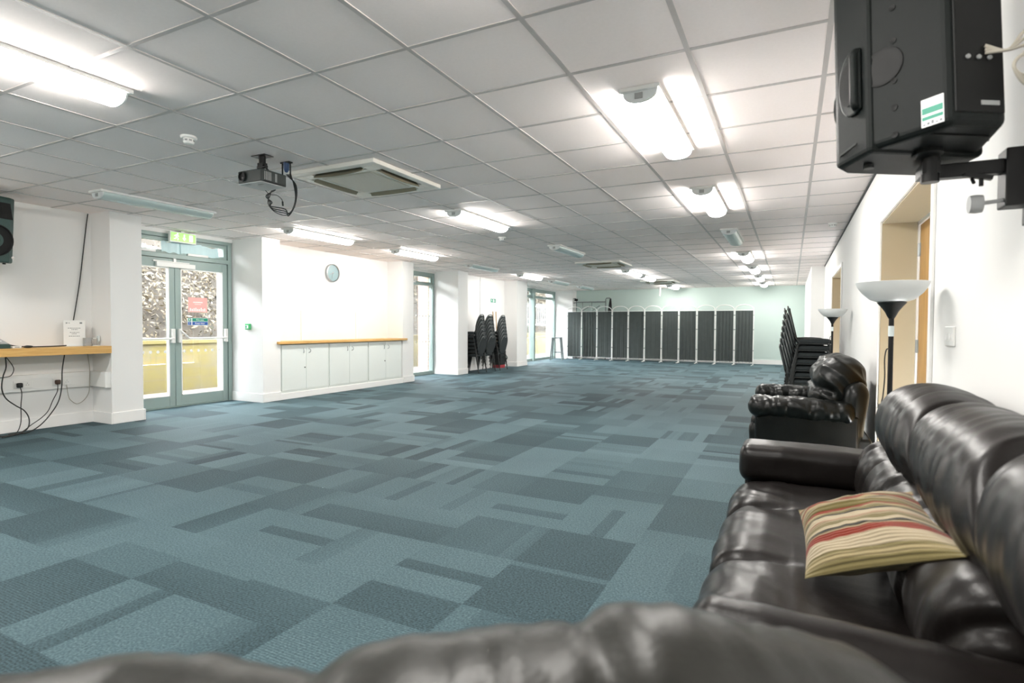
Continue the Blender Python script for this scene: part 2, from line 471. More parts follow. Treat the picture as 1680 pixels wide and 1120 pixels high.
TILES = {
 (13, 12): (T, [(.5, .46, .42), (1, .2, .22)], 1.0), (11, 12): (T, [(.45, .2, .3), (1, .5, .52)], .9), (12, 12): (T, [(.5, .2, .28), (1, .5, .5)], .9),
 (12, 11): (F_, [(.5, .5, .45), (.75, .4, .3), (1, .2, .18)], .7), (11, 11): (F_, [(.45, .5, .48), (.65, .3, .22), (1, .5, .5)]), (10, 11): (T, [(1, .22, .2)], 1.2),
 (9, 11): (T, [(1, .45, .5)]), (10, 12): (T, [(.5, .4, .42), (1, .52, .55)]), (8, 12): (F_, [(1, .2, .2)]), (9, 12): (F_, [(.2, .22, .26), (.45, .35, .45), (1, .52, .55)]),
 (8, 11): (T, [(1, .5, .5)]), (7, 12): (T, [(.45, .5, .5), (1, .3, .22)]), (6, 12): (T, [(.45, .5, .5), (1, .3, .22)]),
 (13, 11): (T, [(1, .47, .46)], 1.4),
 (8, 13): (F_, [(.12, .3, .4), (1, .5, .52)]), (9, 13): (T, [(1, .54, .54)]), (10, 13): (F_, [(.45, .2, .3), (1, .52, .5)]), (11, 13): (T, [(.38, .5, .5), (.58, .22, .25), (1, .5, .52)]),
 (12, 13): (F_, [(.3, .36, .45), (1, .52, .52)]), (13, 13): (T, [(.36, .5, .5), (.55, .2, .22), (1, .48, .5)]), (14, 13): (T, [(.9, .18, .2), (1, .42, .42)]),
 (14, 12): (F_, [(.2, .45, .45), (.5, .35, .3), (1, .25, .3)], 1.3), (15, 12): (F_, [(.6, .5, .5), (1, .4, .4)], 1.8), (15, 13): (F_, [(.6, .5, .5), (1, .4, .4)], 1.8),
 (14, 14): (T, [(1, .18, .2)]), (15, 14): (F_, [(.5, .5, .5), (1, .42, .44)], 1.6), (13, 14): (F_, [(.55, .3, .3), (.8, .35, .3), (1, .42, .3)], 1.3),
 (12, 14): (T, [(.5, .2, .27), (1, .45, .52)]), (11, 14): (T, [(.5, .22, .27), (1, .45, .52)]), (10, 14): (F_, [(.7, .28, .32), (1, .4, .48)]),
 (9, 14): (T, [(.35, .52, .5), (.6, .36, .4), (1, .5, .5)]), (8, 14): (F_, [(1, .2, .22)]), (7, 14): (F_, [(1, .45, .42)]),
 (15, 15): (T, [(.5, .48, .45), (1, .25, .2)]), (15, 16): (T, [(1, .2, .2)]), (14, 15): (F_, [(.45, .5, .48), (.62, .3, .28), (1, .52, .5)], 1.4),
 (13, 15): (T, [(.33, .52, .5), (.55, .24, .3), (1, .48, .5)]), (12, 15): (F_, [(.4, .5, .5), (.6, .4, .4), (1, .5, .5)]), (11, 15): (F_, [(.5, .5, .48), (.7, .3, .28), (1, .5, .5)]),
 (10, 15): (F_, [(.5, .52, .5), (1, .4, .25)]), (9, 15): (F_, [(1, .25, .25)]), (8, 15): (F_, [(.4, .45, .4), (1, .28, .22)]),
 (14, 16): (T, [(.5, .5, .48), (1, .3, .22)]), (13, 16): (T, [(1, .22, .24)]), (12, 16): (F_, [(.3, .5, .45), (1, .34, .28)]),
 (15, 17): (T, [(1, .48, .5)]), (14, 17): (F_, [(.6, .3, .35), (1, .3, .25)], 1.2), (13, 17): (T, [(.4, .54, .52), (.6, .28, .3), (1, .48, .5)]),
}
carpet()

# ceiling: tiles and grid bars
mb = MB(); mb.box(-8.2, .9, YB, YF + .1, H, H + .05); struct(mb.build('ceiling', M['tile']))
mb = MB()
for k in range(-13, 3):
    x = -.468 + .6 * k; mb.box(x - .012, x + .012, YB, YF, H - .004, H + .002)
for j in range(-11, 29):
    y = 2.803 + .6 * j; mb.box(-8.0, XR, y - .011, y + .011, H - .0035, H + .002)
struct(mb.build('trim_1', M['tbar']))

# left wall piers, alcoves, lintels
def wall_box(name, *d): mb = MB(); mb.box(*d); struct(mb.build(name, M['wall']))
wall_box('wall_left', -8.25, XL, YB, -3.3, 0, H)
wall_box('wall_left', -8.25, XL, .45, .85, 0, H)
wall_box('wall_left', -8.25, XA, .85, 3.80, 0, H)
wall_box('wall_left', -8.25, XL, 3.80, 4.16, 0, H)
wall_box('wall_left', -8.25, XL, 5.92, 6.25, 0, H)
wall_box('wall_left', -8.25, XA, 6.25, 9.35, 0, H)
wall_box('wall_left', -8.25, XL, 9.35, 9.72, 0, H)
wall_box('wall_left', -8.05, XL, 11.50, 11.95, 0, H)
wall_box('wall_left', -8.25, XA - .02, 11.95, 14.75, 0, H)
wall_box('wall_left', -8.25, XL, 14.75, 15.45, 0, H)
wall_box('wall_left', -8.25, XL, 19.40, YF, 0, H)
for a, b in ((-3.3, .45), (4.16, 5.92), (9.72, 11.5), (15.45, 19.4)):
    wall_box('wall_left', -8.2, XW + .06, a, b, 2.465, H)
mb = MB(); mb.box(-8.35, -8.05, 11.47, 11.98, -.1, 3.0); struct(mb.build('wall_outer', M['brick']))
mb = MB(); mb.box(-8.3, 1.2, YF, YF + .12, 0, H); struct(mb.build('wall_far', M['wall_green']))
mb = MB(); mb.box(-8.3, 1.2, YB - .12, YB, 0, H); struct(mb.build('wall_back', M['wall']))
D2 = (3.46, 5.28, 2.02); D3 = (9.15, 11.22, 2.06)
p = YB
for a, b, z in (D2, D3):
    wall_box('wall_right', XR, 1.1, p, a, 0, H); wall_box('wall_right', XR, 1.1, a, b, z, H); p = b
wall_box('wall_right', XR, 1.1, p, 13.8, 0, H); wall_box('wall_right', .37, 1.1, 13.8, YF, 0, H)
mb = MB(); mb.box(XR - .014, XR, YB, 13.8, H - .016, H - .002); struct(mb.build('trim_2', M['shadow_gap']))
# skirting
mb = MB(); t, h = .018, .135
mb.box(XA, XA + t, .85, 3.8, 0, h); mb.box(XA + t, XL + t, 3.8 - t, 3.8, 0, h); mb.box(XL, XL + t, 3.8, 4.16, 0, h); 
mb.box(XW + .05, XL + t, 4.16, 4.16 + t, 0, h); mb.box(XW + .05, XL + t, 5.92 - t, 5.92, 0, h); mb.box(XL, XL + t, 5.92, 6.25, 0, h)
mb.box(XL, XL + t, 9.35, 9.72, 0, h); mb.box(XW + .05, XL + t, 9.72, 9.72 + t, 0, h); mb.box(XW + .05, XL + t, 11.5 - t, 11.5, 0, h); mb.box(XL, XL + t, 11.5, 11.95, 0, h)
mb.box(XA - .02, XA - .02 + t, 11.95, 14.75, 0, h); mb.box(XA, XL + t, 14.75 - t, 14.75, 0, h); mb.box(XL, XL + t, 14.75, 15.45, 0, h)
mb.box(XW + .05, XL + t, 19.4 - t, 19.4, 0, h); mb.box(XL, XL + t, 19.4, YF, 0, h)
mb.box(XL, XL + .012, 6.25, 9.35, 0, .1)
mb.box(XL - .1, XL, 6.25, 9.35, 0, .1)
struct(mb.build('baseboard_left', M['skirt'], bevel=.004))
mb = MB(); mb.box(XL, .37, YF - t, YF, 0, .14); struct(mb.build('baseboard_far', M['skirt']))
mb = MB()
for a, b in ((YB, 3.40), (5.34, 9.10), (11.28, 13.8)): mb.box(XR - t, XR, a, b, 0, .15)
mb.box(.37, XR, 13.8 - t, 13.8, 0, .15); mb.box(.37 - t, .37, 13.8 - t, YF, 0, .15)
struct(mb.build('baseboard_right', M['skirt'], bevel=.004))

# ------------------------------------------------------------------ right wall doors
def side_door(name, a, b, z, leaf):
    r = bpy.data.objects.new(name, None); COL.objects.link(r); r.location = ((XR + .87) / 2, (a + b) / 2, 0); struct(r)
    ox, oy = r.location.x, r.location.y
    mb = MB()
    for p in (a, b - .012): mb.box(XR - ox, .93 - ox, p - oy, p + .012 - oy, 0, z)
    mb.box(XR - ox, .93 - ox, a - oy, b - oy, z - .012, z)
    mb.build('lining', M['cream'], r)
    mb = MB()
    for p in (a + .012, b - .04): mb.box(.86 - ox, .94 - ox, p - oy, p + .028 - oy, 0, z - .012)
    mb.box(.86 - ox, .94 - ox, a - oy, b - oy, z - .04, z - .012); mb.build('door_stop', M['skirt'], r)
    mb = MB(); w = .05
    mb.box(XR - .016 - ox, XR - ox, a - w - oy, a - oy, 0, z + w); mb.box(XR - .016 - ox, XR - ox, b - oy, b + w * .5 - oy, 0, z + w); mb.box(XR - .016 - ox, XR - ox, a - oy, b - oy, z, z + w)
    mb.build('architrave', M['skirt'], r, bevel=.004)
    mid = (a + b) / 2
    for y0, y1 in ((a + .042, mid - .002), (mid + .002, b - .042)):
        mb = MB(); mb.box(.872 - ox, .916 - ox, y0 - oy, y1 - oy, .008, z - .042); lf = mb.build('leaf', M['door_wood'], r, bevel=.002)
        e = y1 if y1 > mid else y0; sgn = 1 if y1 > mid else -1
        for hz in (.25, 1.0, z - .28):
            mb = MB(); mb.cyl((.866 - ox, e + .004 * sgn - oy, hz), (.866 - ox, e + .004 * sgn - oy, hz + .1), .009, 10); mb.box(.868 - ox, .873 - ox, e - .03 * sgn - oy, e + .004 * sgn - oy, hz, hz + .1)
            mb.build('hinge', M['steel'], lf)
        mb = MB(); hy = (mid + .06 * sgn) - oy
        mb.lathe([(0, 0), (.026, 0), (.026, .008), (0, .008)], 20, Matrix.Translation((.872 - ox, hy, 1.0)) @ Matrix.Rotation(-PI / 2, 4, 'Y'))
        mb.tube([(.87 - ox, hy, 1.0), (.83 - ox, hy, 1.0), (.825 - ox, hy + .02 * sgn, 1.0), (.825 - ox, hy + .12 * sgn, 1.0)], .009, 10); mb.build('handle', M['steel'], lf, smooth='auto')
side_door('door_2', *D2, True); side_door('door_3', *D3, True)

# ------------------------------------------------------------------ left glazing
def dots(mb, x, ys, z, r=.022):
    for y in ys: mb.prism([(y + r * math.cos(2 * PI * k / 16), z + r * math.sin(2 * PI * k / 16)) for k in range(16)], x, x + .0012, axis='x')
def glazed_doors():
    y0, y1, top = 4.17, 5.91, 2.465
    r = bpy.data.objects.new('door_1', None); COL.objects.link(r); r.location = (XW, (y0 + y1) / 2, 0); struct(r); oy = r.location.y
    B = lambda mb, xa, xb, ya, yb, za, zb: mb.box(xa, xb, ya - oy, yb - oy, za, zb)
    mb = MB()
    B(mb, -.06, .05, y0, y0 + .06, 0, top); B(mb, -.06, .05, y1 - .06, y1, 0, top); B(mb, -.06, .05, y0 + .06, y1 - .06, top - .05, top)
    B(mb, -.06, .06, y0 + .06, y1 - .06, 2.125, 2.185); B(mb, -.06, .04, y0 + .06, y1 - .06, 0, .012)
    mb.build('frame', M['frame_green'], r, bevel=.003)
    # transom light
    mb = MB(); a, b, c, d = y0 + .065, y1 - .065, 2.19, top - .055
    B(mb, -.04, .025, a, a + .05, c, d); B(mb, -.04, .025, b - .05, b, c, d); B(mb, -.04, .025, a + .05, b - .05, c, c + .045); B(mb, -.04, .025, a + .05, b - .05, d - .05, d)
    tl = mb.build('transom_light', M['frame_green'], r, bevel=.003)
    mb = MB(); B(mb, -.012, -.008, a + .04, b - .04, c + .03, d - .03); mb.build('pane', M['glass'], tl)
    for ya, yb in ((4.50, 4.74), (5.20, 5.52)):
        mb = MB(); B(mb, .025, .055, ya, yb, 2.188, 2.222); mb.build('window_catch', M['white_plastic'], tl, bevel=.004)
    # leaves
    mid = 5.015
    for side, (a, b) in enumerate(((y0 + .065, mid - .003), (mid + .003, y1 - .065))):
        w = .085; mb = MB(); z0, z1 = .016, 2.118
        B(mb, -.035, .03, a, a + w, z0, z1); B(mb, -.035, .03, b - w, b, z0, z1); B(mb, -.035, .03, a + w, b - w, z0, z0 + .15); B(mb, -.035, .03, a + w, b - w, z1 - .13, z1)
        lf = mb.build('leaf', M['frame_green'], r, bevel=.003)
        mb = MB(); ga, gb, gc, gd = a + w - .004, b - w + .004, z0 + .146, z1 - .126
        for q in (ga, gb - .014): B(mb, .002, .036, q, q + .014, gc, gd)
        B(mb, .002, .036, ga, gb, gc, gc + .014); B(mb, .002, .036, ga, gb, gd - .014, gd); mb.build('glazing_bead', M['skirt'], lf)
        mb = MB(); B(mb, -.008, -.004, ga, gb, gc, gd); mb.build('pane', M['glass'], lf)
        mb = MB(); n = 6
        ys = [ga + (gb - ga) * (k + .6) / n - oy for k in range(n)]
        dots(mb, -.0035, ys, .80); dots(mb, -.0035, ys, 1.52, .018); mb.build('privacy_dots', M['sign_white'], lf)
        # push bar
        mb = MB(); zb = .985
        e0, e1 = (a + .05, b - .045)
        for e in (e0, e1):
            B(mb, .03, .075, e - .022, e + .022, zb - .06, zb + .14)
        if side == 0: pts = [(.065, e0 - oy, zb), (.095, e0 + .06 - oy, zb), (.095, e1 - .06 - oy, zb), (.075, e1 - oy, zb + .01)]
        else: pts = [(.065, e0 - oy, zb + .12), (.10, e0 + .05 - oy, zb + .06), (.10, e0 + .11 - oy, zb), (.095, e1 - .05 - oy, zb), (.075, e1 - oy, zb)]
        mb.tube(pts, .015, 10); mb.build('panic_bar', M['white_metal'], lf, smooth='auto')
    mb = MB(); B(mb, .03, .075, 4.74, 5.30, 1.995, 2.06); B(mb, .03, .06, 4.70, 5.22, 2.062, 2.08); B(mb, .03, .05, 4.99, 5.03, 2.06, 2.13)
    mb.build('door_closer', M['white_metal'], r, bevel=.004)
glazed_doors()
def tall_window(name, y0, y1, mulls, rows):
    top = 2.465
    r = bpy.data.objects.new(name, None); COL.objects.link(r); r.location = (XW, (y0 + y1) / 2, 0); struct(r); oy = r.location.y
    B = lambda mb, xa, xb, ya, yb, za, zb: mb.box(xa, xb, ya - oy, yb - oy, za, zb)
    mb = MB(); f = .075
    B(mb, -.06, .05, y0, y0 + f, 0, top); B(mb, -.06, .05, y1 - f, y1, 0, top); B(mb, -.06, .05, y0 + f, y1 - f, 0, .085); B(mb, -.06, .05, y0 + f, y1 - f, top - .07, top)
    B(mb, -.06, .055, y0 + f, y1 - f, 2.15, 2.20)
    for q in mulls: B(mb, -.06, .13, q - .055, q + .055, 0, top)
    mb.build('frame', M['frame_green'], r, bevel=.003)
    cuts = [y0 + f] + [v for q in mulls for v in (q - .055, q + .055)] + [y1 - f]
    for a, b in zip(cuts[::2], cuts[1::2]):
        mb = MB(); B(mb, -.008, -.004, a, b, .085, 2.15); pn = mb.build('pane', M['glass'], r)
        mb = MB(); n = max(3, int((b - a) / .13)); ys = [a + (b - a) * (k + .5) / n - oy for k in range(n)]
        for z in rows: dots(mb, -.0035, ys, z)
        mb.build('privacy_dots', M['sign_white'], pn)
        mb = MB(); w = .055
        B(mb, -.04, .025, a, a + w, 2.2, top - .07); B(mb, -.04, .025, b - w, b, 2.2, top - .07); B(mb, -.04, .025, a + w, b - w, 2.2, 2.24); B(mb, -.04, .025, a + w, b - w, top - .105, top - .07)
        ol = mb.build('opening_light', M['frame_green'], r, bevel=.003)
        mb = MB(); B(mb, -.01, -.006, a + .03, b - .03, 2.23, top - .1); mb.build('pane', M['glass'], ol)
        mb = MB(); B(mb, .025, .055, (a + b) / 2 - .12, (a + b) / 2 + .12, 2.20, 2.228); mb.build('window_catch', M['white_plastic'], ol, bevel=.004)
tall_window('window_added', -3.29, .44, [-2.05, -.8], (1.42, .80))  # unseen glazed bay, added to let more daylight onto the near room
tall_window('window_1', 9.73, 11.49, [], (1.42, .80))
tall_window('window_2', 15.46, 19.39, [17.35], (1.42, .80))

# signs on and above the glazed doors
def text_mesh(body, size, name, m, parent, mtx, align='CENTER'):
    cu = bpy.data.curves.new(name, 'FONT'); cu.body = body; cu.size = size; cu.align_x = align; cu.align_y = 'CENTER'; cu.extrude = .0006
    o = bpy.data.objects.new(name, cu); COL.objects.link(o)
    dg = bpy.context.evaluated_depsgraph_get(); me = bpy.data.meshes.new_from_object(o.evaluated_get(dg))
    bpy.data.objects.remove(o); me.materials.clear(); me.materials.append(m); me.transform(mtx)
    q = bpy.data.objects.new(name, me); COL.objects.link(q); q.parent = parent
    return q
FACE_X = Matrix(((0, 0, 1, 0), (1, 0, 0, 0), (0, 1, 0, 0), (0, 0, 0, 1)))   # text in the y-z plane, reading from +x
def wallsign(name, label, x, y0, y1, z0, z1, m, cat='sign'):
    t = thing(name, label, cat, (x, (y0 + y1) / 2, (z0 + z1) / 2))
    w, h = y1 - y0, z1 - z0
    mb = MB(); mb.box(0, .0015, -w / 2, w / 2, -h / 2, h / 2); mb.build('backing', m, t)
    return t, w, h
t, w, h = wallsign('notice_sign', 'pink red notice with white lettering on the glass of the right door leaf', XW + .0, 5.23, 5.53, 1.37, 1.59, M['sign_red'])
mb = MB(); mb.box(.0016, .0022, -.075, .075, .03, .045); mb.box(.0016, .0022, -.05, .05, .005, .012)
for k in range(9):
    hh = random.choice((.035, .045, .052)); mb.box(.0016, .0022, -.125 + k * .028, -.125 + k * .028 + .018, -.095, -.095 + hh)
mb.build('lettering', M['sign_white'], t)
t, w, h = wallsign('fire_exit_sign', 'green and blue fire exit keep clear sign on the door glass below the pink notice', XW, 5.22, 5.54, 1.175, 1.285, M['sign_white'])
mb = MB(); mb.box(.0016, .0022, -.09, .155, .004, .05); mb.box(.0016, .0022, -.155, -.105, .004, .05); mb.build('green_panel', M['sign_green'], t)
mb = MB(); mb.box(.0016, .0022, -.09, .155, -.05, -.002); mb.box(.0016, .0022, -.155, -.105, -.05, -.002); mb.build('blue_panel', M['sign_blue'], t)
text_mesh('Fire exit', .036, 'lettering', M['sign_white'], t, Matrix.Translation((.003, .03, .027)) @ FACE_X)
text_mesh('Keep clear', .036, 'lettering', M['sign_white'], t, Matrix.Translation((.003, .03, -.026)) @ FACE_X)
def runman(mb, x0, x1, cy, cz, s, mirror=1):
    Q = lambda pts: [(cy + mirror * a * s, cz + b * s) for a, b in pts]
    mb.prism(Q([(.12 + .1 * math.cos(2 * PI * k / 12), .42 + .1 * math.sin(2 * PI * k / 12)) for k in range(12)]), x0, x1, axis='x')
    for poly in ([(-.1, .28), (.1, .32), (.06, 0), (-.12, -.02)], [(.06, .3), (.32, .12), (.28, .05), (.04, .2)], [(-.1, .28), (-.34, .16), (-.3, .08), (-.08, .17)],
                 [(-.02, .02), (.08, 0), (.26, -.22), (.2, -.42), (.13, -.4), (.16, -.22)], [(-.12, .02), (0, 0), (-.1, -.26), (-.38, -.32), (-.38, -.24), (-.17, -.2)]):
        mb.prism(Q(poly), x0, x1, axis='x')
def arrowdown(mb, x0, x1, cy, cz, s):
    mb.prism([(cy - .07 * s, cz + .45 * s), (cy - .07 * s, cz - .05 * s), (cy - .25 * s, cz - .05 * s), (cy, cz - .42 * s), (cy + .25 * s, cz - .05 * s), (cy + .07 * s, cz - .05 * s), (cy + .07 * s, cz + .45 * s)][::-1], x0, x1, axis='x')
mb = MB(); runman(mb, .0023, .0028, -.13, .027, .04); mb.build('running_figure', M['sign_white'], t)
mb = MB(); mb.box(.0023, .0028, -.132, -.128, -.03, -.01); mb.box(.0023, .0028, -.132, -.128, -.042, -.037); mb.build('exclamation_mark', M['sign_white'], t)
t = thing('exit_sign', 'lit green exit sign with running figure and arrow above the glazed doors', 'sign', (-7.80, 5.085, 2.425))
mb = MB(); mb.box(-.045, .0, -.195, .195, -.075, .075); mb.box(-.03, -.01, -.03, .03, .075, H - 2.425); mb.build('housing', M['white_plastic'], t, bevel=.006)
mb = MB(); mb.box(.0, .004, -.178, .178, -.06, .06); mb.build('panel', M['exit_green'], t)
mb = MB(); runman(mb, .0045, .0055, -.10, 0, .105); mb.build('running_figure', M['exit_white'], t)
mb = MB(); arrowdown(mb, .0045, .0055, .01, 0, .1); mb.build('arrow', M['exit_white'], t)
mb = MB(); mb.box(.0045, .0055, .085, .135, -.045, .045); mb.build('door_symbol', M['exit_white'], t)
for i, (a, b, sl, lab) in enumerate(((4.83, 5.14, .02, 'smaller pale blue sheet propped in the transom window, left of the pair'), (5.10, 5.70, -.03, 'larger pale blue sheet propped in the transom window, right of the pair'))):
    mb = MB(); n = 14; vs = []; fs = []
    for k in range(n + 1):
        y = a + (b - a) * k / n
        for q, z in ((0, 2.205 + .01 * math.sin(k)), (1, 2.36 + sl * (k / n - .5) + .012 * math.sin(k * .9 + i))):
            x = XW + .036 + .012 * math.sin(k * 1.3) * q - .02 * q + .012 * i
            vs += [(x, y, z), (x + .003, y, z)]
    for k in range(n):
        o = k * 4; fs += [(o, o + 2, o + 6, o + 4), (o + 1, o + 5, o + 7, o + 3), (o + 2, o + 3, o + 7, o + 6), (o, o + 4, o + 5, o + 1)]
    fs += [(0, 1, 3, 2), (n * 4, n * 4 + 2, n * 4 + 3, n * 4 + 1)]
    mb.add(vs, fs); tag(mb.build('blue_sheet', M['pale_blue'], smooth='auto'), lab, 'sheet', 'blue sheets in the transom window')

# ------------------------------------------------------------------ outside
mb = MB(); mb.box(-30, -8.25, -10, 60, -.12, -.03); struct(mb.build('ground', M['gravel']))
mb = MB(); mb.box(-10.25, -10.0, -6, 24, -.05, .86); mb.box(-10.3, -9.97, -6, 24, .84, .90); tag(mb.build('boarded_wall', M['yellow']), 'weathered yellow boarded wall outside the glazed doors', 'wall')
def hedge():
    rnd = random.Random(3); mb = MB(); vs, fs = [], []
    for _ in range(60000):
        y = rnd.uniform(-6, 34); u = rnd.random() ** .8
        z = .88 + u * 2.5; x = -10.15 - u * 1.0 + .35 * N(y * .9, z * .9, 4) - rnd.uniform(0, .3)
        s = rnd.uniform(.026, .065)
        if y > 24: s *= 1.4
        d = Vector((rnd.uniform(-.2, 1), rnd.uniform(-1, 1), rnd.uniform(-1.1, .5))).normalized(); e = d.cross(Vector((rnd.uniform(-1, 1), rnd.uniform(-1, 1), rnd.uniform(-1, 1)))).normalized()
        c = Vector((x, y, z)); o = len(vs)
        vs += [c - d * s, c + e * s * .38, c + d * s, c - e * s * .38]; fs.append((o, o + 1, o + 2, o + 3))
    mb.add(vs, fs); o = mb.build('ivy_hedge', M['leaf']); tag(o, 'pale autumn ivy and shrubs covering the bank behind the yellow wall', 'hedge', kind='stuff')
    mb = MB(); mb.prism([(-10.25, -.05), (-10.35, .9), (-11.4, 3.3), (-16, 3.4), (-16, -.05)], -7, 36, axis='y'); struct(mb.build('bank', M['bank']))
hedge()
t = thing('railing_fence', 'pale metal railing fence outside the far window', 'fence', (-9.7, 23.2, 0))
mb = MB(); mb.cyl((0, -2.6, 2.02), (0, 2.6, 2.02), .025, 8); mb.cyl((0, -2.6, 1.25), (0, 2.6, 1.25), .025, 8); mb.build('rail', M['grey_steel'], t)
for k in range(27):
    mb = MB(); mb.cyl((0, -2.6 + k * .2, -.04 if k % 13 == 0 else 1.2), (0, -2.6 + k * .2, 2.15), .018 if k % 13 else .03, 8); mb.build('post' if k % 13 == 0 else 'bar', M['grey_steel'], t)

# ------------------------------------------------------------------ ceiling lights
def light_proto(lit, label):
    t = thing('ceiling_light', label, 'light', (0, 0, H), 0, 'ceiling lights'); L = 1.235; w = .112
    mb = MB(); mb.box(-w, w, 0, L, -.022, 0); mb.build('base_tray', M['white_metal'], t, bevel=.003)
    prof = [(.097 * math.cos(a), -.022 - .062 * math.sin(a) ** .8 if math.sin(a) > 1e-6 else -.022) for a in [PI * k / 20 for k in range(21)]]
    mb = MB(); n = len(prof); vs = []
    for y in (.035, L - .035): vs += [(x, y, z) for x, z in prof]
    fs = [(i, i + 1, n + i + 1, n + i) for i in range(n - 1)]
    mb.add(vs, fs); mb.build('diffuser', M['lit'] if lit else M['unlit'], t, smooth=True)
    for y, s in ((.035, -1), (L - .035, 1)):
        mb = MB(); vs = [(x, y, z) for x, z in prof] + [(x * .97, y + s * .012, z * .97 - .0006) for x, z in prof]
        fs = [(i, i + 1, n + i + 1, n + i) for i in range(n - 1)] + [tuple(range(n, 2 * n))]
        mb.add(vs, fs); c = mb.build('end_cap', M['end_cap'], t)
        mb = MB(); y0, y1 = sorted((y + s * .011, y + s * .016)); mb.box(-.028, .016, y0, y1, -.062, -.03); mb.build('lampholder', M['grey'], c)
    return t
lp = light_proto(True, ''); up = light_proto(False, '')
rows = []
ord_ = ['nearest', 'second', 'third', 'fourth', 'fifth', 'sixth', 'seventh', 'eighth']
for row, x, ys in (('right-hand row', -.775, [(3.10, 1), (5.54, 1), (8.05, 0), (10.62, 1), (13.1, 1), (15.5, 1), (17.9, 1)]),
                   ('middle row', -3.48, [(.68, 1), (5.44, 1), (8.48, 0), (12.86, 1), (14.45, 1), (18.1, 1)]),
                   ('row along the window wall', -6.2, [(3.14, 0), (5.50, 1), (7.82, 1), (10.3, 0), (12.85, 1), (14.95, 0), (17.3, 0)])):
    for k, (y, lit) in enumerate(ys):
        lab = ('lit' if lit else 'unlit') + ' tube ceiling light, ' + ord_[k] + ' from the camera in the ' + row
        rows.append((lit, x, y, lab))
for x, y in ((-.775, .66), (-6.2, .68), (-.775, -1.76), (-3.48, -1.76), (-6.2, -1.76)): rows.append((1, x, y, None))  # the three behind the camera are unseen, added to brighten the near end
used = {0: False, 1: False}
for lit, x, y, lab in rows:
    src = lp if lit else up
    if lab is None: lab = 'lit tube ceiling light out of view ' + ('over' if y > 0 else 'added as fill behind') + ' the camera, ' + ('right row' if x > -2 else 'middle row' if x > -5 else 'window row')
    if not used[lit]:
        src.location = (x, y, H); src['label'] = lab; used[lit] = True
    else: dup(src, (x, y, H), 0, lab)

# ------------------------------------------------------------------ air conditioning cassettes
def ac_unit(label):
    t = thing('ceiling_air_conditioner', label, 'air conditioner', (0, 0, H), 0, 'ceiling air conditioners'); S = .475
    mb = MB(); z = -.035
    # frame ring with four slots
    i, o = .275, .36; g = .40
    mb.box(-S, S, -S, -g, z, 0); mb.box(-S, S, g, S, z, 0); mb.box(-S, -g, -g, g, z, 0); mb.box(g, S, -g, g, z, 0)
    for sx in (-1, 1):
        for sy in (-1, 1):
            xs = sorted((sx * g, sx * .28)); ysr = sorted((sy * g, sy * .28)); mb.box(*xs, *ysr, z, 0)
    for a in (-1, 1):
        q = sorted((a * i, a * .325)); mb.box(*q, -.28, .28, z, 0); mb.box(-.28, .28, *q, z, 0)
    mb.build('frame', M['cream_plastic'], t, bevel=.004)
    mb = MB(); mb.box(-g, g, -g, g, -.006, -.002); mb.build('duct_recess', M['slot'], t)
    mb = MB(); mb.box(-i, i, -i, i, z - .004, z + .004); gr = mb.build('grille', M['ac_grille'], t, bevel=.003)
    mb = MB()
    for k in range(27): q = -.25 + k * .0192; mb.box(-.255, .255, q, q + .007, z - .007, z - .003)
    mb.build('louvre', M['cream_plastic'], gr)
    for k in range(4):
        Rm = Matrix.Rotation(k * PI / 2, 4, 'Z') @ Matrix.Translation((.352, 0, -.028)) @ Matrix.Rotation(math.radians(48), 4, 'Y')
        mb = MB(); n = 10; vs = []
        for q in range(n + 1):
            y = -.27 + .54 * q / n; b = .016 * (1 - (2 * q / n - 1) ** 2)
            for x, zz in ((-.036, 0), (.034, -b), (.034, -b + .006), (-.036, .006)): vs.append(Rm @ Vector((x, y, zz)))
        fs = [(q * 4 + a, q * 4 + (a + 1) % 4, q * 4 + 4 + (a + 1) % 4, q * 4 + 4 + a) for q in range(n) for a in range(4)] + [(3, 2, 1, 0), (n * 4, n * 4 + 1, n * 4 + 2, n * 4 + 3)]
        mb.add(vs, fs); mb.build('flap', M['ac_flap'], t, smooth='auto')
    return t
ac = ac_unit('square white ceiling air conditioner nearest the camera, beside the projector'); ac.location = (-3.46, 3.98, H)
dup(ac, (-3.56, 11.45, H), 0, 'square white ceiling air conditioner midway down the room, second from the camera')
dup(ac, (-3.45, 16.6, H), 0, 'square white ceiling air conditioner farthest from the camera near the green wall')

# ------------------------------------------------------------------ detectors on the ceiling
def detector(label, loc, s=1.0):
    t = thing('smoke_detector', label, 'smoke detector', loc, .5, 'ceiling detectors')
    mb = MB(); mb.lathe([(.052 * s, 0), (.052 * s, -.012), (.046 * s, -.018), (0, -.018)], 24); mb.build('base', M['white_plastic'], t, smooth='auto')
    mb = MB(); mb.lathe([(.036 * s, -.018), (.036 * s, -.042), (.028 * s, -.052), (0, -.054)], 24); h = mb.build('sensor_head', M['white_plastic'], t, smooth='auto')
    for k in range(8):
        mb = MB(); a = k * PI / 4; mb.box(-.009, .009, .034 * s, .0372 * s, -.038, -.026, Matrix.Rotation(a, 4, 'Z')); mb.build('vent', M['grey'], h)
detector('round white smoke detector on the ceiling to the left of the projector', (-3.84, 2.55, H))
detector('round white smoke detector on the ceiling beyond the lit middle row light', (-3.9, 7.46, H), 1.1)
detector('low white smoke detector on the ceiling beside the right wall', (.45, 8.2, H), 1.0)
mb = MB(); mb.tube([(-4.0, 19.2, H), (-4.0, 19.2, 2.24)], .03, 12); tag(mb.build('hanging_tube', M['white_plastic'], smooth='auto'), 'short white tube hanging from the ceiling in front of the green wall', 'tube')

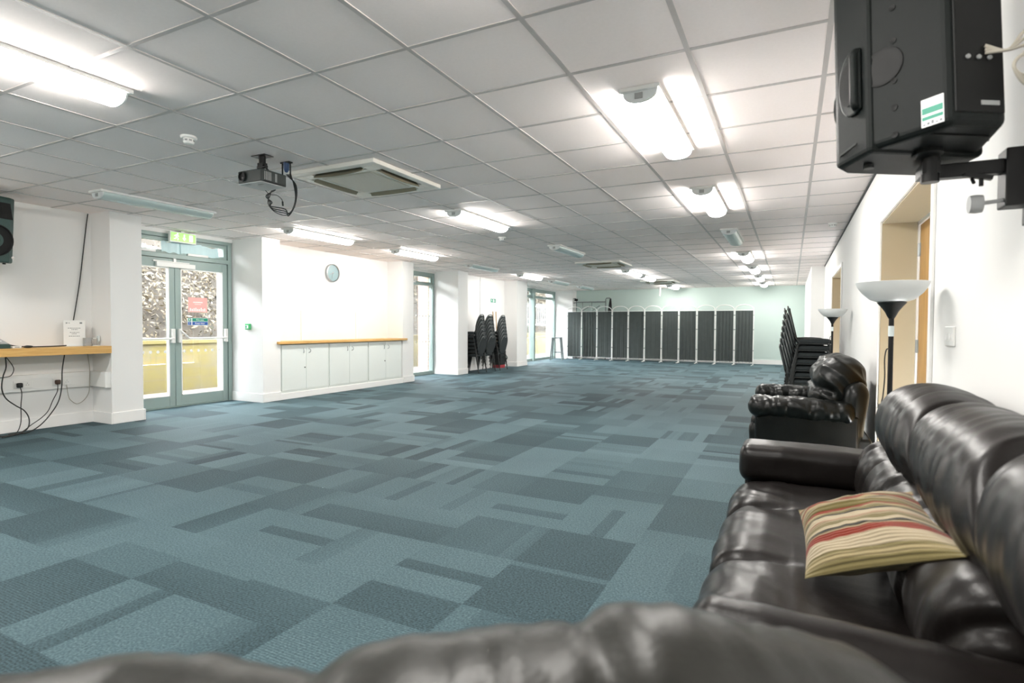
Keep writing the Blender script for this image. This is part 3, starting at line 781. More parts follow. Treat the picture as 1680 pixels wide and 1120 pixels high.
# ------------------------------------------------------------------ projector
t = thing('projector', 'dark green-grey ceiling projector with pale underside hanging on a black mount', 'projector', (-3.76, 3.10, H))
mb = MB(); mb.box(-.13, .13, -.12, .12, -.232, -.135); bd = mb.build('body', M['projector'], t, bevel=.008)
mb = MB(); mb.box(-.126, .126, -.116, .116, -.2365, -.231); mb.build('underside', M['projector_under'], t, bevel=.002)
mb = MB(); mb.lathe([(.036, 0), (.038, .014), (.032, .016), (.030, .004), (.012, .002), (0, .006)], 24, Matrix.Translation((-.072, -.12, -.182)) @ Matrix.Rotation(PI / 2, 4, 'X')); mb.build('lens', M['black_plastic'], t, smooth='auto')
for y0, y1 in ((-.09, -.02), (.01, .03)):
    mb = MB()
    for k in range(5): mb.box(.1295, .132, y0 + (y1 - y0) * k / 5, y0 + (y1 - y0) * (k + .5) / 5, -.215, -.15)
    mb.build('vent', M['grey'], bd)
mb = MB(); mb.box(.128, .134, -.09, .1, -.228, -.221); mb.build('edge_strip', M['black_metal'], bd)
for x, y in ((-.09, -.09), (.02, -.06)):
    mb = MB(); mb.box(x, x + .05, y, y + .018, -.239, -.236); mb.build('foot', M['grey'], t)
mb = MB(); mb.box(-.075, .075, -.045, .045, -.006, 0); mb.tube([(0, 0, -.006), (0, 0, -.06)], .026, 12); mb.box(-.03, .03, -.022, .022, -.085, -.055); mb.tube([(-.045, 0, -.085), (.045, 0, -.085)], .016, 10)
for sx in (-1, 1): mb.tube([(sx * .03, 0, -.085), (sx * .04, .02, -.11), (sx * .05, .02, -.136)], .008, 8)
mb.box(-.06, .06, -.03, .04, -.14, -.132); mb.build('ceiling_mount', M['black_metal'], t, smooth='auto')
t = thing('cable_bundle', 'loop of black cables with a blue connector hanging from the ceiling beside the projector', 'cable', (-3.72, 3.30, H))
mb = MB(); mb.box(-.05, .05, -.02, .02, -.01, 0); mb.tube([(-.045, 0, 0), (-.045, 0, -.13)], .006, 8); mb.tube([(.045, 0, 0), (.045, 0, -.14)], .006, 8); mb.build('bracket', M['black_metal'], t)
mb = MB(); mb.lathe([(.0, -.085), (.012, -.08), (.022, -.06), (.024, -.004), (0, -.004)], 14); mb.build('blue_connector', M['blue_plastic'], t, smooth='auto')
for k in range(4):
    j = k * .016; rr = random.Random(k)
    pts = [(.05 - j, 0, -.10), (.075 + j * .5, .01, -.20), (.10, .0, -.30 - j), (.09 - j, -.02, -.395 - j), (.03, -.04, -.44 + j), (-.05 - j, -.08, -.41 + j), (-.10 + j, -.10, -.34), (-.085 - j, -.09, -.28), (-.06 + j, -.10, -.245)]
    mb = MB(); mb.tube(spline(pts, 6), .0035 + .0004 * k, 7); mb.build('cable', M['cable'], t, smooth=True)
mb = MB(); mb.tube(spline([(-.13, -.10, -.235), (-.09, -.09, -.27), (-.03, -.07, -.28), (.0, -.05, -.31), (.01, -.05, -.335)], 6), .003, 6); mb.tube([(.01, -.05, -.33), (.015, -.05, -.365)], .007, 8); mb.build('loose_lead', M['cable'], t, smooth=True)

# ------------------------------------------------------------------ left alcove shelf and what is on it
mb = MB(); mb.box(XA, -7.185, 1.6, 3.796, .845, .93); mb.box(XA, -7.184, 1.6, 3.7965, .902, .9045)
sh = mb.build('wall_shelf', M['beech'], bevel=.003); tag(sh, 'long thick beech shelf fixed along the left alcove wall', 'shelf')
def on_shelf(o, label, cat): return tag(o, label, cat)
t = thing('paper_notice', 'white printed notice standing upright on the beech shelf', 'notice', (-7.50, 3.565, .93), -.12)
mb = MB(); mb.box(-.003, .003, -.105, .105, 0, .30); mb.build('sheet', M['paper'], t)
mb = MB(); mb.box(-.03, .03, -.105, .105, 0, .003); mb.build('stand_foot', M['clear'], t)
mb = MB()
for z, w in ((.205, .065), (.188, .032), (.155, .046), (.138, .028), (.112, .056)): 
    q = -w
    while q < w - .004:
        e = min(w, q + random.uniform(.008, .02)); mb.box(.003, .0036, q, e, z, z + .007); q = e + .005
mb.box(.003, .0036, -.085, -.068, .262, .275); mb.box(.003, .0036, -.06, -.045, .264, .272); mb.box(.003, .0036, .05, .075, .26, .278); mb.build('print', M['ink'], t)
t = thing('metal_box', 'small patterned grey metal box on the shelf beside the notice', 'box', (-7.42, 3.655, .93)); mb = MB(); mb.box(-.03, .03, -.032, .032, 0, .095); mb.build('body', M['steel'], t, bevel=.004)
mb = MB()
for a in range(3):
    for b in range(4): mb.box(.0295, .0315, -.024 + a * .018, -.014 + a * .018, .012 + b * .02, .024 + b * .02)
mb.build('punched_panel', M['grey'], t)
t = thing('clear_stand', 'clear plastic stand at the right end of the shelf', 'stand', (-7.42, 3.74, .93))
mb = MB(); mb.box(-.035, .035, -.04, .04, 0, .008); mb.build('base', M['clear'], t)
for y in (-.028, .024):
    mb = MB(); mb.box(-.012, .0, y - .004, y + .004, .008, .095); mb.build('upright', M['chrome'], t)
mb = MB(); mb.box(-.012, .0, -.032, .028, .088, .095); mb.box(-.02, .02, .028, .04, .05, .115); mb.build('clip', M['clear'], t)
t = thing('mixer_console', 'dark green box with a slanted grey panel at the left end of the shelf', 'mixer', (-7.38, 2.66, .93), 0)
mb = MB(); mb.prism([(-.15, 0), (.15, 0), (.15, .04), (-.15, .12)], -.2, .2, axis='y'); mb.build('case', M['speaker_green'], t, bevel=.004)
mb = MB(); mb.prism([(-.145, .121), (.13, .0475), (.13, .0505), (-.145, .124)], -.19, .19, axis='y'); pn = mb.build('panel', M['grey'], t)
for a in range(3):
    for b in range(5):
        x = -.1 + a * .08; z = .124 - .267 * (x + .145); mb = MB(); mb.cyl((x, -.15 + b * .075, z), (x, -.15 + b * .075, z + .012), .008, 10); mb.build('knob', M['white_plastic'], pn)
t = thing('adapter_box', 'small white box with a cable on the shelf beside the green box', 'box', (-7.3, 2.93, .93)); mb = MB(); mb.box(-.025, .025, -.04, .04, 0, .022); mb.build('case', M['white_plastic'], t, bevel=.003); mb = MB(); mb.box(.0252, .026, -.02, .02, .006, .016); mb.build('socket', M['grey'], t)
t = thing('mouse', 'small black mouse on the front of the shelf', 'mouse', (-7.26, 3.02, .93)); soft('shell', M['black_plastic'], .03, .045, .014, (.03, .045, .014), .008, t, (0, 0, .0135)); mb = MB(); mb.box(-.003, .003, -.02, .0, .026, .029); mb.build('wheel', M['grey'], t)
mb = MB(); mb.tube(spline([(-7.45, 2.84, 1.0), (-7.43, 2.95, .955), (-7.4, 3.08, .938), (-7.38, 3.25, .937), (-7.42, 3.38, .938), (-7.46, 3.46, .94)], 8), .006, 8); tag(mb.build('shelf_cable', M['cable'], smooth=True), 'black cable lying along the top of the shelf', 'cable')
# cable going up the wall, dado trunking, sockets, cords
mb = MB(); mb.tube(spline([(-7.585, 3.765, 2.51), (-7.585, 3.75, 2.40), (-7.585, 3.72, 2.144), (-7.585, 3.669, 1.704), (-7.585, 3.62, 1.377), (-7.56, 3.58, 1.20), (-7.54, 3.55, 1.0), (-7.54, 3.53, .94)], 8), .006, 8); tag(mb.build('wall_cable', M['cable'], smooth=True), 'black cable running from the ceiling corner down to the shelf', 'cable')
t = thing('dado_trunking', 'white cable trunking along the wall below the shelf', 'trunking', (XA, 2.7, .53))
mb = MB(); mb.box(0, .05, -1.1, 1.08, -.09, .09); mb.build('back_run', M['white_plastic'], t, bevel=.004)
mb = MB(); mb.box(.05, .36, 1.045, 1.095, -.09, .09); mb.build('side_run', M['white_plastic'], t, bevel=.004)
mb = MB(); mb.box(.36, .385, 1.035, 1.1, -.095, .095); mb.build('end_cap', M['white_plastic'], t, bevel=.004)
mb = MB(); mb.box(.05, .056, -1.1, 1.08, .05, .055); mb.box(.05, .056, -1.1, 1.08, -.06, -.055); mb.build('ridge', M['skirt'], t)
def socket(label, y, n, x=XA + .05, z=.52, side=False):
    t = thing('wall_socket', label, 'socket', (x, y, z), 0, 'sockets on the trunking'); w = .043 * n
    mb = MB(); mb.box(0, .009, -w, w, -.043, .043); mb.build('plate', M['white_plastic'], t, bevel=.003)
    mb = MB()
    for k in range(n):
        c = (k - (n - 1) / 2) * .075
        for a, b in ((0, .012), (-.011, -.008), (.011, -.008)): mb.box(.009, .0096, c + a - .003, c + a + .003, b - .004, b + .004)
    mb.build('pin_holes', M['grey'], t)
socket('white double socket on the trunking with a black plug in it', 3.085, 2); socket('white single socket on the trunking holding the brown plug', 3.40, 1); socket('white single outlet on the trunking right of the brown plug', 3.50, 1)
t = thing('power_plug', 'black mains plug in the double socket below the shelf', 'plug', (XA + .06, 3.045, .515)); soft('body', M['black_plastic'], .02, .026, .026, .012, .01, t, (.02, 0, 0))
mb = MB(); mb.tube(spline([(.03, 0, -.02), (.05, .005, -.09), (.05, -.005, -.22), (.06, -.01, -.37), (.08, -.03, -.44), (.12, -.07, -.49), (.14, -.12, -.502), (.11, -.14, -.506), (.10, -.10, -.505), (.15, -.05, -.506), (.2, -.12, -.506)], 8), .0045, 7); mb.build('cord', M['cable'], t, smooth=True)
t = thing('power_plug', 'brown mains plug in the single socket below the shelf', 'plug', (XA + .06, 3.40, .52)); soft('body', M['brown_plastic'], .02, .026, .026, .012, .01, t, (.02, 0, 0))
mb = MB(); mb.tube(spline([(.03, -.005, -.02), (.06, -.025, -.1), (.06, -.07, -.2), (.07, -.12, -.31), (.08, -.19, -.38), (.1, -.29, -.44), (.14, -.4, -.5), (.2, -.55, -.511)], 8), .0045, 7); mb.build('cord', M['cable'], t, smooth=True)
for nm, lab, pts in (('hanging_cable', 'thick black cable hanging from under the shelf and curling on the floor at the left', [(-7.45, 2.898, .845), (-7.45, 2.902, .725), (-7.45, 2.875, .625), (-7.45, 2.863, .5), (-7.45, 2.896, .394), (-7.45, 2.977, .308), (-7.45, 3.05, .246), (-7.45, 3.091, .162), (-7.42, 3.079, .08), (-7.4, 3.037, .03), (-7.36, 2.943, .008), (-7.3, 2.80, .008)]),
                     ('hanging_cable', 'short black cable loop hanging under the left end of the shelf', [(-7.5, 2.915, .845), (-7.5, 2.973, .745), (-7.5, 2.987, .686), (-7.5, 2.961, .629), (-7.5, 2.909, .614), (-7.5, 2.80, .61), (-7.52, 2.7, .60)]),
                     ('hanging_cable', 'long black cable hanging straight from the middle of the shelf to the floor', [(-7.42, 3.425, .845), (-7.42, 3.399, .667), (-7.42, 3.391, .477), (-7.42, 3.359, .316), (-7.42, 3.289, .19), (-7.42, 3.186, .07), (-7.4, 3.066, .01), (-7.38, 2.93, .009), (-7.34, 2.75, .009)]),
                     ('hanging_cable', 'thin white lead looping below the trunking near the corner', [(-7.545, 3.495, .50), (-7.54, 3.512, .345), (-7.55, 3.547, .285), (-7.56, 3.608, .242), (-7.56, 3.671, .27), (-7.55, 3.717, .337), (-7.54, 3.731, .422), (-7.54, 3.736, .65), (-7.585, 3.738, .84)])):
    mb = MB(); mb.tube(spline(pts, 8), .006 if 'thick' in lab or 'long' in lab else .004, 7); tag(mb.build(nm, M['white_cable'] if 'white' in lab else M['cable'], smooth=True), lab, 'cable')

# ------------------------------------------------------------------ loudspeakers
def speaker_body(t, front_m, back_m, side_m):
    """local: faces +y, base z=0, centred; trapezoid cabinet"""
    Hh = .66; fw, bw = .178, .075
    mb = MB(); mb.prism([(-fw + .008, .03), (-fw + .012, .0), (-bw, -.18), (bw, -.18), (fw - .012, .0), (fw - .008, .03)], .008, Hh - .008); mb.build('cabinet', side_m, t, bevel=.022, seg=4)
    mb = MB(); fp = [(-fw, -.003), (-fw - .006, .135), (-fw - .004, .150), (-.13, .185), (.13, .185), (fw + .004, .150), (fw + .006, .135), (fw, -.003)]
    mb.prism(fp, 0, Hh); fr = mb.build('front_baffle', front_m, t, bevel=.016, seg=3)
    mb = MB(); mb.lathe([(.155, .0), (.16, .012), (.15, .014), (.145, .004), (.05, -.0), (0, .01)], 32, Matrix.Translation((0, .184, .22)) @ Matrix.Rotation(-PI / 2, 4, 'X')); mb.build('woofer', back_m, fr, smooth='auto')
    mb = MB(); mb.prism([(-.15, .44), (.15, .44), (.12, .6), (-.12, .6)], .184, .192, axis='y'); mb.prism([(-.06, .48), (.06, .48), (.05, .56), (-.05, .56)], .19, .195, axis='y'); mb.build('horn', back_m, fr, bevel=.01)
    return Hh
def side_matrix(s):
    """frame of the slanted cabinet side: u along the depth, v up, w outward"""
    p0 = Vector((s * .166, .0, 0)); p1 = Vector((s * .075, -.18, 0)); u = (p1 - p0).normalized(); v = Vector((0, 0, 1)); w = u.cross(v)
    if w.x * s < 0: w = -w
    m = Matrix.Identity(4)
    for r in range(3): m[r][0] = u[r]; m[r][1] = v[r]; m[r][2] = w[r]; m[r][3] = p0[r]
    return m
t = thing('loudspeaker', 'black loudspeaker with side handle on a wall bracket above the sofa', 'loudspeaker', (.355, 2.06, 1.71), 0)
t.rotation_euler = (math.radians(-5), math.radians(1.0), math.radians(29))
speaker_body(t, M['speaker'], M['speaker_dark'], M['speaker'])
for s in (-1, 1):
    sm = side_matrix(s)
    # D-shaped handle on the straight front part, cup and screws on the tapering side
    fm = Matrix(((0, 0, s, s * .1825), (-1, 0, 0, .135), (0, 1, 0, 0), (0, 0, 0, 1)))      # u backwards, v up, w outward
    D = [(.012 + .075 * (1 - math.sin(PI * k / 16) ** .8), .24 - .105 * math.cos(PI * k / 16)) for k in range(17)] + [(.112, .335), (.112, .145)]
    mb = MB(); mb.prism(D, -.004, .009, fm); hd = mb.build('handle', M['speaker'], t, bevel=.006)
    O = [(.024 + .050 * (1 - math.sin(PI * k / 12) ** .8), .24 - .068 * math.cos(PI * k / 12)) for k in range(13)]
    mb = MB(); mb.prism(O, .008, .0115, fm); mb.build('handle_opening', M['speaker_dark'], hd)
    mb = MB(); mb.tube([fm @ Vector(p) for p in ((.098, .15, .004), (.097, .165, .013), (.097, .315, .013), (.098, .33, .004))], .013, 10); mb.build('grip', M['speaker'], hd, smooth=True)
    mb = MB(); mb.lathe([(.058, -.002), (.056, .003), (.046, -.0), (.02, .004), (0, .004)], 26, sm @ Matrix.Translation((.03, .245, 0))); mb.build('hand_cup', M['speaker_dark'], hd, smooth='auto')
    mb = MB(); mb.box(.012, .095, .030, .038, .001, .005, fm @ Matrix.Rotation(math.radians(6), 4, 'Z')); mb.build('moulded_rib', M['speaker'], t, bevel=.002)
    mb = MB(); mb.box(.012, .095, .595, .603, .001, .005, fm @ Matrix.Rotation(math.radians(2), 4, 'Z')); mb.build('moulded_rib', M['speaker'], t, bevel=.002)
    for z in (.03, .11, .19, .31, .41, .53):
        mb = MB(); mb.lathe([(.009, -.002), (.009, .001), (0, -.001)], 14, sm @ Matrix.Translation((.06, z, .001))); mb.build('screw_hole', M['speaker_dark'], t)
sm = side_matrix(-1)
mb = MB(); mb.box(.128, .182, .022, .100, .0, .0016, sm); lb = mb.build('inspection_label', M['sign_white'], t)
lb['label'] = 'white and green test sticker'
mb = MB(); mb.box(.130, .180, .057, .075, .0016, .0022, sm); mb.box(.130, .180, .040, .050, .0016, .0022, sm); mb.build('green_band', M['sign_green'], lb)
mb = MB()
for k in range(5): mb.box(.132 + k * .010, .138 + k * .010, .026, .030 + .003 * (k % 3), .0016, .0022, sm)
mb.build('print', M['ink'], lb)
mb = MB(); mb.box(-.068, .068, -.184, -.176, .04, .62); bk = mb.build('connector_panel', M['speaker_dark'], t, bevel=.004)
mb = MB()
for k in range(3): mb.cyl((-.035 + .03 * k, -.186, .19), (-.035 + .03 * k, -.19, .19), .006, 10)
mb.box(.0, .05, -.1865, -.184, .06, .072); mb.build('socket_row', M['grey'], bk)
for x, y in ((-.11, .10), (.11, .10)):
    mb = MB(); mb.cyl((x, y, .012), (x, y, -.012), .014, 12); mb.build('rubber_foot', M['black_plastic'], t)
mb = MB(); mb.lathe([(.03, .008), (.04, .008), (.04, -.004), (.03, -.006)], 24); mb.build('pole_socket', M['speaker_dark'], t)
mb = MB()
for q in (-1, 1): mb.box(-.08, .08, -.05 + .07 * q, -.04 + .07 * q, .004, .009)
mb.build('base_groove', M['speaker_dark'], t)
mb = MB()
base = []
for k in range(3):
    pts = [(.01, -.19, .20 + .01 * k), (.05, -.215, .195), (.09, -.23, .20 + .02 * k), (.12, -.225, .17 - .02 * k), (.08, -.23, .12 - .012 * k), (.045, -.235, .135), (.06, -.235, .165), (.12, -.24, .19 + .01 * k), (.19, -.20, .24 + .02 * k)]
    mb.tube(spline(pts, 6), .0042, 7)
cb = mb.build('signal_cable', M['white_cable'], t, smooth=True)
cb['label'] = 'tied off-white signal cables'
# wall bracket
t = thing('speaker_bracket', 'black steel wall bracket and arm holding the right loudspeaker', 'bracket', (XR, 2.16, 1.66))
mb = MB(); mb.box(-.012, 0, -.05, .05, -.16, .10); mb.build('wall_plate', M['black_metal'], t, bevel=.003)
mb = MB(); mb.box(-.075, -.012, -.04, .04, -.11, .06); mb.build('hinge_block', M['black_metal'], t, bevel=.004)
mb = MB(); mb.box(-.275, -.06, -.022, .022, -.008, .034); mb.build('arm', M['black_metal'], t, bevel=.004)
mb = MB(); mb.cyl((-.262, -.07, -.03), (-.262, -.07, .075), .024, 16); mb.box(-.285, -.24, -.09, .02, -.005, .03); mb.cyl((-.262, -.07, .06), (-.262, -.07, .07), .034, 16); mb.build('pole_mount', M['black_metal'], t, smooth='auto')
mb = MB(); mb.cyl((-.15, -.022, -.02), (-.15, -.04, -.035), .005, 8); mb.cyl((-.13, -.03, -.012), (-.13, -.03, -.045), .006, 8); mb.box(-.165, -.095, -.04, -.02, -.055, -.043, Matrix.Rotation(.25, 4, 'Y')); mb.build('wing_bolt', M['black_metal'], t)
mb = MB(); mb.cyl((-.075, -.02, -.09), (-.125, -.02, -.095), .006, 8); mb.lathe([(.0, -.016), (.026, -.016), (.028, 0), (.026, .016), (0, .018)], 18, Matrix.Translation((-.14, -.02, -.096)) @ Matrix.Rotation(PI / 2, 4, 'Y')); mb.build('clamp_knob', M['grey'], t, smooth='auto')
# left speaker
t = thing('loudspeaker', 'dark green-black loudspeaker mounted on the left alcove wall above the shelf', 'loudspeaker', (-7.30, 2.66, 1.815), 0)
t.rotation_euler = (math.radians(-4), 0, math.radians(-78))
speaker_body(t, M['speaker_green'], M['speaker_dark'], M['speaker_green'])
mb = MB(); mb.cyl((0, .02, .012), (0, .02, -.03), .02, 14); mb.build('pole_socket', M['speaker_dark'], t)
mb = MB(); mb.cyl((-.14, .10, .012), (-.14, .10, -.014), .014, 12); mb.build('rubber_foot', M['black_plastic'], t)
mb = MB(); mb.lathe([(.0, 0), (.014, 0), (.014, .003), (0, .003)], 16, Matrix.Translation((-.165, .178, .06)) @ Matrix.Rotation(-PI / 2, 4, 'X')); bq = mb.build('badge', M['chrome'], t)
t = thing('speaker_bracket', 'black wall bracket under the left loudspeaker', 'bracket', (XA - .003, 2.66, 1.78)); mb = MB(); mb.box(0, .012, -.05, .05, -.12, .12); mb.build('wall_plate', M['black_metal'], t); mb = MB(); mb.box(.01, .32, -.02, .02, -.02, .015); mb.build('arm', M['black_metal'], t)

# ------------------------------------------------------------------ cupboards, worktop, clock
units = [(6.27, 7.29, 'white double-door cupboard at the left end under the worktop'), (7.30, 8.30, 'white double-door cupboard in the middle under the worktop'), (8.31, 9.33, 'white double-door cupboard at the right end under the worktop')]
for k, (a, b, lab) in enumerate(units):
    t = thing('cupboard', lab, 'cupboard', (-7.4, (a + b) / 2, .1), 0, 'cupboards under the worktop'); w = (b - a) / 2
    mb = MB(); mb.box(-.195, .172, -w, w, 0, .775); mb.build('body', M['cup_white'], t)
    for s in (-1, 1):
        y0, y1 = sorted((s * .003, s * (w - .012))); mb = MB(); mb.box(.174, .193, y0, y1, .035, .765); d = mb.build('door', M['cup_white'], t, bevel=.0015)
        mb = MB(); yh = s * .055; pts = [(.193, yh, .70), (.215, yh + .012 * s, .69), (.222, yh + .018 * s, .665), (.215, yh + .012 * s, .64), (.193, yh, .63)]; mb.tube(spline(pts, 5), .006, 8); mb.build('handle', M['steel'], d, smooth=True)
        if s == -1 and k != 1 or (s == 1 and k == 2 and False):
            mb = MB(); mb.cyl((.19, -.03, .39), (.2, -.03, .39), .011, 12); mb.build('lock', M['black_metal'], d)
mb = MB(); mb.box(XA, XL, 6.25, 9.35, .885, .925); mb.box(XL, XL + .045, 6.18, 9.46, .885, .925); tag(mb.build('worktop', M['beech'], bevel=.003), 'long beech-edged worktop over the white cupboards', 'worktop')
for y, lab in ((7.05, 'left vertical white cable conduit rising from the worktop'), (8.41, 'right vertical white cable conduit rising from the worktop')):
    mb = MB(); mb.box(XA, XA + .022, y - .02, y + .02, .925, 1.44); tag(mb.build('cable_conduit', M['skirt'], bevel=.003), lab, 'conduit')
t = thing('wall_clock', 'round pale blue wall clock with a steel rim above the worktop', 'clock', (XA, 7.77, 2.15))
Rx = Matrix.Rotation(PI / 2, 4, 'Y')
mb = MB(); mb.lathe([(.165, 0), (.168, .02), (.163, .038), (.148, .042), (.142, .03)], 40, Rx, cap=False); mb.build('rim', M['steel'], t, smooth='auto')
mb = MB(); mb.lathe([(0, .024), (.144, .024), (.144, .0), (0, 0)], 40, Rx); fc = mb.build('dial', M['clock_face'], t, smooth='auto')
mb = MB()
for k in range(12): mb.box(.0245, .026, -.004, .004, .108, .128, Matrix.Rotation(k * PI / 6, 4, 'X'))
mb.build('hour_marks', M['grey'], fc)
for L, wd, a in ((.075, .006, 2.0), (.11, .0045, 2.9)):
    mb = MB(); mb.box(.027, .029, -wd, wd, -.02, L, Matrix.Rotation(a, 4, 'X')); mb.build('hand', M['grey'], t)
mb = MB(); mb.lathe([(.01, .024), (.01, .032), (0, .034)], 12, Rx); mb.build('hub', M['chrome'], t)
t = thing('call_point', 'small green break-glass door release on the white pier beside the glazed doors', 'call point', (-7.50, 5.92, 1.16))
mb = MB(); mb.box(-.045, .045, -.04, 0, -.045, .045); mb.build('box', M['call_green'], t, bevel=.004)
mb = MB(); mb.box(-.03, .03, -.043, -.04, -.028, .022); mb.build('window', M['sign_white'], t); mb = MB(); mb.box(-.022, .0, -.045, -.043, -.02, .014); mb.build('marking', M['sign_green'], t)
# light switch on right wall
t = thing('light_switch', 'white double light switch on the right wall above the sofa', 'switch', (XR, 3.06, 1.155))
mb = MB(); mb.box(-.01, 0, -.073, .073, -.043, .043); mb.build('plate', M['white_plastic'], t, bevel=.003)
for y in (-.03, .03):
    mb = MB(); mb.box(-.014, -.01, y - .009, y + .009, -.014, .014); mb.build('rocker', M['sign_white'], t, bevel=.002)
t = thing('wall_sensor', 'white box mounted high on the edge of the far right pier', 'sensor', (.37, 14.4, 2.15)); mb = MB(); mb.box(-.055, 0, -.10, .10, -.17, .17); mb.build('housing', M['white_plastic'], t, bevel=.01); mb = MB(); mb.box(-.058, -.055, -.04, .04, -.05, .05); mb.build('lens', M['grey'], t)

# ------------------------------------------------------------------ alcove with the chair stacks
t = thing('exit_pictogram', 'small green and white exit sign on the wall above the stacked chairs', 'sign', (XA - .023, 14.05, 1.91))
mb = MB(); mb.box(0, .003, -.17, .17, -.065, .065); mb.build('backing', M['sign_white'], t)
mb = MB(); mb.box(.003, .0038, -.155, .155, -.052, .052); mb.build('green_panel', M['sign_green'], t)
mb = MB(); runman(mb, .0038, .0045, -.09, 0, .09); mb.build('running_figure', M['sign_white'], t)
mb = MB(); mb.box(.0038, .0045, -.015, .05, -.04, .04); mb.build('door_symbol', M['sign_white'], t)
mb = MB(); arrowdown(mb, .0038, .0045, .1, 0, .085); mb.build('arrow', M['sign_white'], t)
mb = MB(); mb.box(XA - .02, XA + .005, 13.28, 13.33, 0.9, H); tag(mb.build('cable_conduit', M['skirt'], bevel=.003), 'tall white cable conduit on the wall behind the stacked chairs', 'conduit')
t = thing('wall_socket', 'white double socket low on the alcove wall right of the stacked chairs', 'socket', (XA - .02, 14.55, .47)); mb = MB(); mb.box(0, .01, -.073, .073, -.043, .043); mb.build('plate', M['grey'], t, bevel=.003)
t = thing('crate', 'dark box with a red base on the floor behind the last chair stack', 'box', (-7.44, 14.1, 0)); mb = MB(); mb.box(-.12, .12, -.16, .16, .09, .40); mb.build('body', M['black_plastic'], t, bevel=.01); mb = MB(); mb.box(-.11, .11, -.15, .15, 0.0, .09); mb.build('base', mat('red_plastic', (.35, .03, .04, 1), .4), t, bevel=.01); mb = MB(); mb.tube(spline([(.12, -.05, .3), (.2, -.0, .36), (.22, .06, .28), (.14, .1, .2)], 6), .012, 8); mb.build('hose', M['speaker_green'], t)
for k, (y, lab) in enumerate(((13.98, 'left brown timber pole leaning on the wall behind the chairs'), (14.16, 'right brown timber pole leaning on the wall behind the chairs'))):
    mb = MB(); mb.tube([(-7.5, y, .0), (-7.6, y + .02, 1.60)], .011, 8); tag(mb.build('timber_pole', M['door_wood'], smooth='auto'), lab, 'pole')

def chair_proto():
    """stacking banquet chair, faces +x, origin on floor under the seat centre"""
    t = thing('stacking_chair', '', 'chair', (0, 0, 0), 0, None)
    def sf(p, n):
        p.z += .012 * (1 - (p.x / .21) ** 2) * (1 - (p.y / .21) ** 2) if n.z > 0 else 0
        return p
    soft('seat', M['chair_fabric'], .215, .205, .034, (.05, .05, .03), .035, t, (0, 0, .448), (0, 0, 0), sf)
    # oval backrest, tilted
    tilt = Matrix.Translation((-.215, 0, .47)) @ Matrix.Rotation(math.radians(-13), 4, 'Y')
    out = []
    for k in range(40):
        a = 2 * PI * k / 40; c, s = math.cos(a), math.sin(a)
        yy = .205 * abs(c) ** .62 * (1 if c > 0 else -1); zz = .235 + .235 * abs(s) ** .8 * (1 if s > 0 else -1)
        yy *= 1 - .22 * max(0, (zz - .235) / .235) ** 1.5
        out.append((yy, zz))
    mb = MB(); mb.prism([(y * .95, .235 + (z - .235) * .95 - .012) for y, z in out], -.016, .020, tilt, 'x'); bk = mb.build('backrest', M['chair_fabric'], t, smooth='auto', bevel=.01, seg=2)
    mb = MB(); mb.tube([tilt @ Vector((0, y, z)) for y, z in out], .011, 8, closed=True); mb.build('back_rim', M['chair_rim'], bk, smooth=True)
    mb = MB(); mb.box(.0, .023, -.05, .05, .415, .445, tilt); mb.box(-.019, .0, -.05, .05, .415, .445, tilt); mb.build('hand_grip', M['chair_rim'], bk, bevel=.006)
    for s in (-1, 1):
        mb = MB(); mb.tube([(.17, s * .195, .43), (.19, s * .21, .40), (.255, s * .222, .012)], [.013, .013, .010], 8); mb.lathe([(.012, 0), (.014, .03), (0, .03)], 8, Matrix.Translation((.256, s * .222, 0))); mb.build('leg', M['chair_metal'], t, smooth='auto')
        mb = MB(); mb.tube([(-.17, s * .195, .43), (-.19, s * .215, .40), (-.275, s * .228, .012)], [.013, .013, .010], 8); mb.lathe([(.012, 0), (.014, .03), (0, .03)], 8, Matrix.Translation((-.276, s * .228, 0))); mb.build('leg', M['chair_metal'], t, smooth='auto')
    mb = MB()
    for s in (-1, 1):
        mb.tube([(.17, s * .2, .42), (-.17, s * .2, .42), tuple(tilt @ Vector((-.004, s * .185, .05))), tuple(tilt @ Vector((-.004, s * .185, .16)))], .011, 8)
    mb.tube([(.17, -.2, .42), (.17, .2, .42)], .010, 8); mb.tube([(-.17, -.2, .42), (-.17, .2, .42)], .010, 8); mb.build('seat_frame', M['chair_metal'], t, smooth='auto')
    return t
ch = chair_proto(); first = True
nth = ['bottom', 'second from the bottom', 'third from the bottom', 'fourth from the bottom', 'fourth from the top', 'third from the top', 'second from the top', 'topmost']
def stack(x, y, rz, n, dz, dx, where, grp):
    global first
    for k in range(n):
        nm = nth[k] if k < 4 else nth[8 - (n - k)]
        if k == n - 1: nm = 'topmost'
        lab = 'dark padded stacking chair, %s of the %s' % (nm, where)
        loc = (x + math.cos(rz) * dx * k, y + math.sin(rz) * dx * k, dz * k)
        if first: ch.location = loc; ch.rotation_euler = (0, 0, rz); ch['label'] = lab; ch['group'] = grp; first = False
        else: c = dup(ch, loc, rz, lab); c['group'] = grp
stack(-7.265, 12.33, PI + .06, 7, .092, .012, 'left alcove stack', 'chairs stacked in the alcove')
stack(-7.265, 12.80, PI - .03, 7, .092, .012, 'middle alcove stack', 'chairs stacked in the alcove')
stack(-7.265, 13.50, PI + .02, 7, .092, .012, 'right alcove stack', 'chairs stacked in the alcove')
stack(.215, 8.70, 0, 7, .092, .010, 'near stack behind the armchair', 'chairs stacked by the right wall')
stack(.165, 9.55, 0, 7, .092, .010, 'far stack behind the armchair', 'chairs stacked by the right wall')
